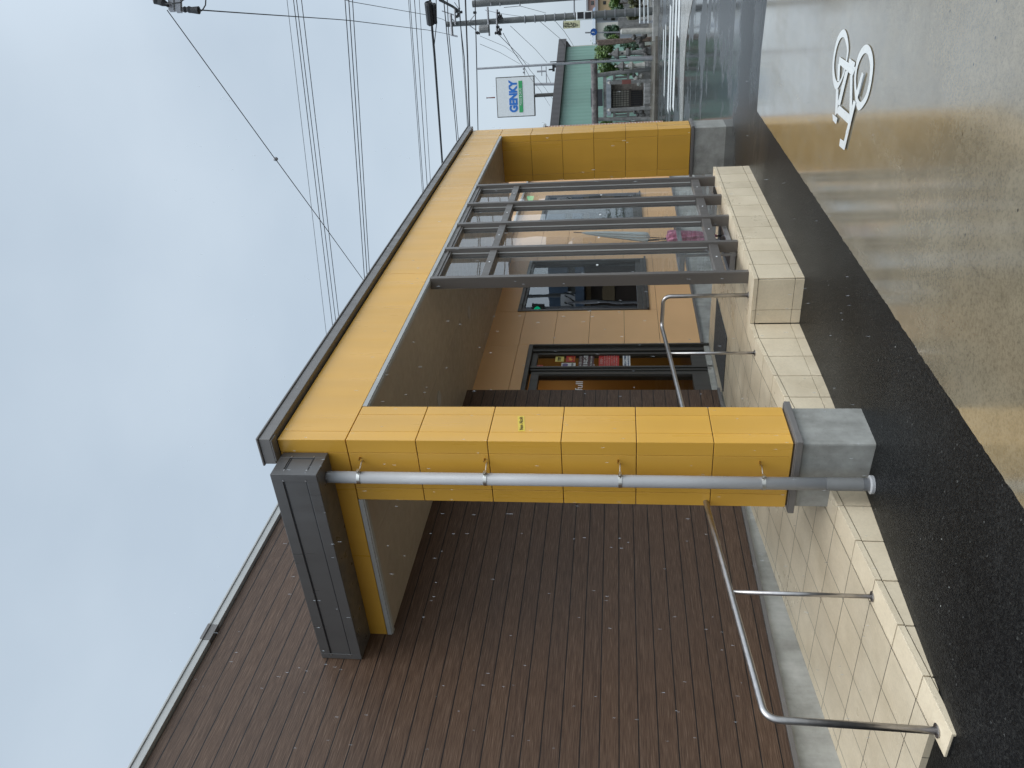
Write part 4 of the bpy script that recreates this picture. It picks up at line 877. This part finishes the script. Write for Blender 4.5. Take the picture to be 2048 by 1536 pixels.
# far utility pole between sign and warehouse
fp = pole((1066, 168.5), (1300, 165), 110, .22, .17, 'galv', 'distant utility pole right of the shop sign above the warehouse')
for (p, q) in (((1092, 133), (1093, 168)), ((1083, 132), (1083.5, 152)), ((1112, 160), (1112, 170))): arm(p, q, 110, .06, fp)
arm((1074, 143), (1093, 142), 110, .12, fp, 'transformer')
arm((1093, 148), (1102, 167), 110, .03, fp, 'stay')
# --- houses far right
def house(name, x0, x1, y0, y1, d, m, label, roofm='roof_dark', th=5, wins=()):
    t = thing(name, PP((x0+x1)/2, (y0+y1)/2, d), label, 'house'); t.location.z = 0; WL[t.name] = Vector(t.location)
    mb = MB(); c, hw, hh = face_box(mb, x0, x1, y0, y1, d, th, ground=0); mb.build('wall', M[m], t)
    tp = c+ZV*hh; mb = MB(); e = .3; A = tp-RV*(hw+e)-FV*e; B = tp+RV*(hw+e)-FV*e; Cc = tp+RV*(hw+e)+FV*(th+e); Dd = tp-RV*(hw+e)+FV*(th+e); r1 = (A+Dd)/2+ZV*.3; r2 = (B+Cc)/2+ZV*.3
    v = [mb.bm.verts.new(p) for p in (A, B, Cc, Dd, r1, r2)]
    for f in ((0,1,5,4), (2,3,4,5), (0,4,3), (1,2,5), (3,2,1,0)): mb.bm.faces.new([v[i] for i in f])
    mb.build('roof', M[roofm], t)
    for (a, b, cc, dd_) in wins:
        mb = MB(); face_box(mb, a, b, cc, dd_, d-.03, .06); w_ = mb.build('window', M['alu_dark'], t); mb = MB(); face_box(mb, a+.8, b-.8, cc+.8, dd_-.8, d-.05, .03); mb.build('pane', M['glass_win'], w_)
    return t
house('tan_house', 1196, 1225, -60, 21, 70, 'plaster_tan', 'tan two storey house at the picture edge', wins=((1206, 1212, 2, 9),))
house('pink_house', 1176, 1192, -60, 24, 95, 'plaster_pink', 'pink house upper storey behind the pedestrian signal', 'roof_dark', wins=((1182, 1188, 2, 10),))
house('grey_house', 1191, 1240, 20, 43, 74, 'tin', 'grey corrugated house behind the utility pole', 'roof_blue', wins=((1206, 1214, 36, 40), (1222, 1230, 36, 41)))
house('white_house', 1191, 1260, 44, 76, 66, 'plaster_white', 'cream white low house behind the blue sign', 'tin', wins=((1214, 1222, 50, 58),))
house('low_house', 1250, 1290, -80, 40, 78, 'plaster_white', 'pale low building behind the brown green hedge', 'roof_blue')
mb = MB(); face_box(mb, 1224, 1296, 55, 100, 56, .2, ground=0); single('block_wall', mb, M['stone_dark'], 'dark garden wall behind the shrine trees', 'wall')
mb = MB(); face_box(mb, 1236, 1296, -100, 60, 64, .2, ground=0); single('block_wall', mb, M['stone'], 'grey concrete block wall in front of the houses', 'wall')
bush(1236, 20, 60, 10, 8, 600, .1, 'leaf_dark', 'dark round shrub in front of the grey house')
# distant tree line behind everything on the horizon
ft = MB(); rnd = random.Random(5)
for i in range(46):
    az = R(-40+i*2.6); dd_ = 210+rnd.uniform(-15, 25); c = Vector((math.cos(az)*dd_, math.sin(az)*dd_, 2.5)); foliage(ft, c, (7, 7, rnd.uniform(2.0, 3.6)), 420, .38, seed=i)
tag(ft.build('distant_trees', M['leaf_dark'], base=(200, 0, 0)), 'distant dark tree line on the horizon', 'trees', kind='stuff')
# ================================================================ overhead lines
def wire(pts, r, label, group=None, name='power_line', sag=.0):
    P = [dep(*p) for p in pts]
    if len(P) == 2:
        a, b = P; P = [a.lerp(b, t/14)-ZV*sag*4*(t/14)*(1-t/14) for t in range(15)]
    return single(name, MB().tube(P, r, 6), M['rubber'], label, 'overhead line', group)
def bundle(xs0, xs1, y1, dist, rs, nm):
    n = len(xs0)
    ordn = ['first', 'second', 'third', 'fourth']
    for i, (a, b) in enumerate(zip(xs0, xs1)):
        s = (b-a)/y1; wire([(a-s*160, -160, dist[0]), (b+s*(700-y1), 700, dist[1])], rs[i], '%s wire of the %s' % (ordn[i], nm), nm, sag=.0)
bundle((574, 587, 593, 603), (627, 641, 648, 656), 450, (30, 42), (.010, .016, .016, .016), 'wire group highest above the canopy')
bundle((690, 697.5, 705), (721.5, 727.5, 733), 450, (27, 38), (.016, .017, .015), 'middle wire group of three')
bundle((817, 820, 829, 838.5), (844.5, 847, 855, 862), 381, (25, 36), (.009, .011, .012, .009), 'wire group nearest the thick splice cable')
wire([(857, -120, 21), (860, 0, 22), (864, 55, 22.6), (869, 110, 23.5), (877, 220, 26), (886, 345, 30), (898, 520, 34)], .034, 'thick bundled cable carrying the grey splice closure')
wire([(871, -60, 21), (873, 30, 22.2), (873, 48, 22.4), (868, 95, 23.3)], .012, 'loop wire hanging beside the splice closure')
sb = thing('splice_closure', PP(864, 28, 22.2), 'dark grey splice closure hanging on the thick overhead cable', 'cable closure')
MB().tube([PP(857, 6, 22), PP(857, 7, 22), PP(861.5, 47, 22.4), PP(862.5, 52, 22.4)], [.07, .11, .11, .05], 10).build('case', M['rubber'], sb); MB().tube([PP(868, 8, 22), PP(871, 46, 22.4)], .05, 8).build('side_tube', M['black'], sb)
for pts, r, l in ((((887, -60, 24), (887.5, 0, 25), (893, 60, 26), (899, 120, 28), (912, 262, 33), (920, 360, 36)), .016, 'cable just right of the splice closure cable'),
                  (((893, -60, 24), (894.5, 0, 25), (897, 60, 26), (902.5, 120, 28), (916, 270, 33), (924, 360, 36)), .014, 'cable paired with the one right of the splice closure'),
                  (((917, -40, 24), (917.5, 0, 25), (922, 60, 27), (928, 112, 28), (936, 240, 32), (941, 330, 35)), .018, 'cable passing the top of the utility pole'),
                  (((909, 5, 25), (918, 18, 26), (924, 90, 28), (933, 220, 31), (937, 300, 33)), .010, 'thin wire beside the pole top cable'),
                  (((929, -60, 16), (930.8, 0, 17), (933, 60, 18), (935, 112, 18.6), (939.5, 262, 21), (942, 330, 22)), .017, 'thick black cable meeting the canopy cap corner'),
                  (((948, -60, 17), (950, 0, 18), (953, 112, 20), (956, 262, 23), (957, 320, 24)), .013, 'black cable just outside the canopy cap corner')):
    wire(pts, r, l)
wire([(880, 0, 26), (890, 5, 28), (905, 13, 31), (914, 19, 35), (917, 22, 37)], .05, 'thick dark cable bundle entering the utility pole top')
# lines receding to the pole from the near crossarm
wire([(400, 20, 11.5), (500, 27, 14), (670, 38.5, 19), (700, 41, 20), (855, 60, 28), (895, 68, 34), (902, 70, 37)], .010, 'wire from the near insulator to the far crossarm end')
wire([(668, -8, 19), (700, 3, 21), (855, 30, 28), (884, 38, 33), (898, 45, 37)], .009, 'thin wire from the picture edge to the pole top')
wire([(334, 20, 11.3), (440, 166, 12), (548, 315, 13), (553, 321, 13), (640, 440, 15), (728, 562, 18), (760, 606, 19)], .007, 'diagonal stay wire with a small ball insulator')
ib = single('ball_insulator', MB().ball(PP(551, 318, 13), .036, 2, (1, 1, 1.25)), M['galv'], 'small grey ball insulator on the diagonal stay wire', 'insulator')
wire([(1006, 66, 37), (1025, 100, 37.5), (1047, 132, 38), (1062, 158, 60), (1080, 180, 75), (1100, 212, 90)], .014, 'dark service wire falling from the pole past the sign edge')
wire([(1000, 72, 37), (1040, 112, 45), (1060, 140, 55), (1090, 176, 80), (1110, 205, 95)], .014, 'thinner service wire below the dark one')
for pts, l in ((((1021, 52, 37), (1070, 98, 44), (1094, 125, 50)), 'pale sagging wire above the green warehouse'), (((1080, 43, 37.5), (1100, 60, 40), (1121, 78, 44), (1131, 92, 48)), 'drop wire from the utility pole to the warehouse corner'), (((1112, 44, 37.5), (1128, 62, 40), (1140, 80, 44), (1147, 92, 50)), 'thick drop wire from the pole to the cream building'),
               (((960, 72, 37), (1010, 93, 50), (1060, 130, 70)), 'very thin wire under the transformer'), (((960, 88, 37), (1000, 105, 45), (1040, 128, 60)), 'lowest very thin wire beside the shop sign'),
               (((970, 20, 37), (1000, 27, 40), (1050, 34, 50)), 'telephone wire along the utility pole'), (((1008, 15, 30), (1040, 12, 34), (1092, 26, 45)), 'thin wire between the two concrete poles')):
    wire(pts, .010, l)
# near crossarms and insulators at the picture edge
na = thing('near_utility_pole', Vector((*PP(345, -70, 11.4).xy, 0)), 'utility pole beyond the edge with two crossarm ends and dark insulators in view', 'utility pole')
MB().tube([Vector(na.location), Vector((na.location.x, na.location.y, PP(330, -70, 11.4).z+.6))], [.19, .13], 16).build('mast', M['pole'], na)
for p, q in (((337, -130), (344, 22)), ((352, -130), (358, 24))): MB().obox((PP(*p, 11.4)+PP(*q, 11.4))/2, (PP(*q, 11.4)-PP(*p, 11.4))/2, FW*.035, UP*.035).build('crossarm', M['galv'], na)
MB().tube([PP(361, 17, 11.4), PP(366, 19, 11.4), PP(370, 19, 11.4), PP(374, 19, 11.4), PP(378, 19, 11.4), PP(383, 20, 11.4), PP(398, 20.5, 11.4), PP(399, 20.5, 11.4), PP(404, 21, 11.4)], [.012, .03, .042, .03, .045, .04, .052, .02, .01], 12).build('insulator', M['rubber'], na)
MB().tube([PP(308, -4, 11.3), PP(312, 1, 11.3), PP(318, 3, 11.3), PP(326, 5, 11.3), PP(334, 9, 11.3), PP(337, 14, 11.3)], [.03, .055, .045, .05, .03, .012], 12).build('insulator', M['rubber'], na)
MB().tube([PP(405, 20, 11.4), PP(411, 10, 11.4), PP(412, -10, 11.4)], .009, 8).build('jumper_wire', M['rubber'], na)
MB().tube([PP(326, 8, 11.3), PP(345, 7, 11.2), PP(360, 5, 11.2), PP(370, -3, 11.2)], .009, 8).build('jumper_wire', M['rubber'], na)
# ================================================================ across the street: what the panes mirror
def mir(x, y, d, pl):
    p = dep(x, y, d); return Vector((p.x, 2*pl-p.y, p.z))
def mbox(mb, x0, x1, y0, y1, d, pl, th=4, ground=True):
    a = mir((x0+x1)/2, (y0+y1)/2, d, pl); hh = (x1-x0)/2*d/F_PX; hw = (y1-y0)/2*d/F_PX; c = a.copy()
    vd = (a-Vector((0, 2*pl, EYE))); vd.z = 0; vd.normalize(); rv = Vector((-vd.y, vd.x, 0))
    if ground: t = c.z+hh; c.z = t/2; hh = t/2
    mb.obox(c+vd*th/2, rv*hw, vd*th/2, ZV*hh); return c, vd, rv
PLS, PLW = 2.929, 4.918
h1 = thing('brown_house', mir(1200, 590, 34, PLW), 'dark brown house across the street mirrored in the windows', 'house'); h1.location.z = 0; WL[h1.name] = Vector(h1.location)
mb = MB(); mbox(mb, 1168, 1290, 470, 660, 34, PLW, 8); mb.build('wall', M['plaster_brown'], h1)
mb = MB(); mbox(mb, 1150, 1168, 440, 690, 33, PLW, 10, False); mb.build('roof', M['roof_blue'], h1)
mb = MB(); mbox(mb, 1172, 1182, 560, 640, 33.9, PLW, .1, False); mbox(mb, 1205, 1230, 560, 600, 33.9, PLW, .1, False); mb.build('window', M['plaster_tan'], h1)
h3 = thing('long_house', mir(1200, 730, 38, PLW), 'long dark two storey building across the street mirrored in the door', 'house'); h3.location.z = 0; WL[h3.name] = Vector(h3.location)
mb = MB(); mbox(mb, 1045, 1290, 672, 860, 38, PLW, 8); mb.build('wall', M['plaster_brown'], h3); mb = MB(); mbox(mb, 1030, 1045, 665, 870, 37.5, PLW, 9, False); mb.build('roof', M['roof_dark'], h3)
h2 = thing('pale_house', mir(1180, 420, 46, PLS), 'pale house with a blue grey roof across the street', 'house'); h2.location.z = 0; WL[h2.name] = Vector(h2.location)
mb = MB(); mbox(mb, 1130, 1290, 360, 470, 46, PLS, 8); mb.build('wall', M['plaster_white'], h2); mb = MB(); mbox(mb, 1090, 1130, 345, 490, 45, PLS, 10, False); mb.build('roof', M['roof_blue'], h2)
ss = thing('striped_sign', mir(1135, 606, 30, PLW), 'white sign with dark diagonal stripes across the street', 'sign'); 
mb = MB(); c, vd, rv = mbox(mb, 1122, 1150, 590, 622, 30, PLW, .1, False); mb.build('panel', M['white'], ss)
mb = MB()
for i in range(4):
    o_ = c-vd*.02+rv*(-.25+.2*i); mb.prism([o_-ZV*.26-rv*.14, o_-ZV*.26-rv*.09, o_+ZV*.12+rv*.12, o_+ZV*.12+rv*.07], -vd*.01)
mb.build('stripe', M['black'], ss)
MB().tube([Vector((c.x, c.y, 0)), Vector((c.x, c.y, c.z))], .05, 8).build('support', M['galv'], ss)
def rpole(x, y, d, pl, top, label, arms=True):
    b = mir(1290, y, d, pl); b.z = 0; t = thing('utility_pole', b, label, 'utility pole'); MB().tube([b, b+ZV*top], [.17, .11], 12).build('mast', M['pole'], t)
    if arms:
        for z in (top-.5, top-1.4): MB().tube([b+ZV*z-Vector((.9, .3, 0)), b+ZV*z+Vector((.9, .3, 0))], .045, 8).build('crossarm', M['galv'], t)
rpole(0, 588, 45, PLW, 13, 'utility pole across the street mirrored in the window'); rpole(0, 462, 30, PLS, 10.5, 'utility pole across the street mirrored in the glass screen')
ts = thing('traffic_signal', mir(1062, 393, 25, PLS), 'traffic signal with green lamp lit mirrored in the glass screen', 'traffic signal')
c = mir(1062, 393, 25, PLS); vd = Vector((c.x, c.y-2*PLS, 0)).normalized(); rv = Vector((-vd.y, vd.x, 0))
MB().obox(c+vd*.12-ZV*.0+rv*.0, rv*.19, vd*.1, ZV*.22).build('housing', M['alu_dark'], ts, bevel=.03)
MB().disc(c+ZV*.02, vd, .11, .02, 20).build('lens', emit('green_lamp', (.0, .75, .35), 1.0), ts)
MB().tube([Vector((c.x, c.y, 0))+vd*.3, c+vd*.3+ZV*.5], .07, 10).build('mast', M['galv'], ts)
for i, (x, s_) in enumerate(((938, .5), (957, .9), (985, .7), (1008, .4), (948, .3))):
    a = mir(x, 350, 26, PLS); b = mir(x+6, 640, 20, PLS)
    single('power_line', MB().tube([a.lerp(b, t/10)-ZV*s_*.5*4*(t/10)*(1-t/10) for t in range(11)], .014, 6), M['rubber'], 'street wire number %s from the top mirrored in the glass screen' % ('one', 'two', 'three', 'four', 'five')[i], 'overhead line', 'street wires behind the viewer')
hb = thing('hedge', (18, -9, 0), 'clipped dark hedge across the street', 'hedge'); mb = MB()
for i in range(7): foliage(mb, Vector((13+i*1.9, -8.5-.3*i, .8)), (1.1, .7, .7), 260, .09, seed=40+i)
mb.build('leaves', M['leaf_dark'], hb); MB().box(12, 26, -9.6, -9.3, 0, .35).build('planter_wall', M['stone'], hb)
# ================================================================ rain
rn = MB(); rnd = random.Random(11)
for i in range(520):
    x = rnd.uniform(300, 1750); y = rnd.uniform(150, 1500); d = rnd.choice((rnd.uniform(1.3, 3), rnd.uniform(2.2, 4.2), rnd.uniform(2.5, 4.2)))
    c = dep(x, y, d)
    if c.y > 2.6 or c.z < .3: continue
    L = rnd.uniform(.006, .015)*d/2.8; r = rnd.uniform(.0005, .0010)*d/2.8; tl = Vector((rnd.uniform(-.05, .05), rnd.uniform(-.05, .05), 1))*L/2
    rn.tube([c-tl, c, c+tl], [r*.7, r, r*.4], 5)
def rainm():
    m, t, p, o = base('rain_drop'); p.inputs['Base Color'].default_value = (.75, .8, .85, 1); p.inputs['Roughness'].default_value = .3; p.inputs['Alpha'].default_value = .26; return m
tag(rn.build('rain', rainm(), base=(0, 0, 0)), 'thin white rain drops falling in the air before the building', 'rain', kind='stuff')
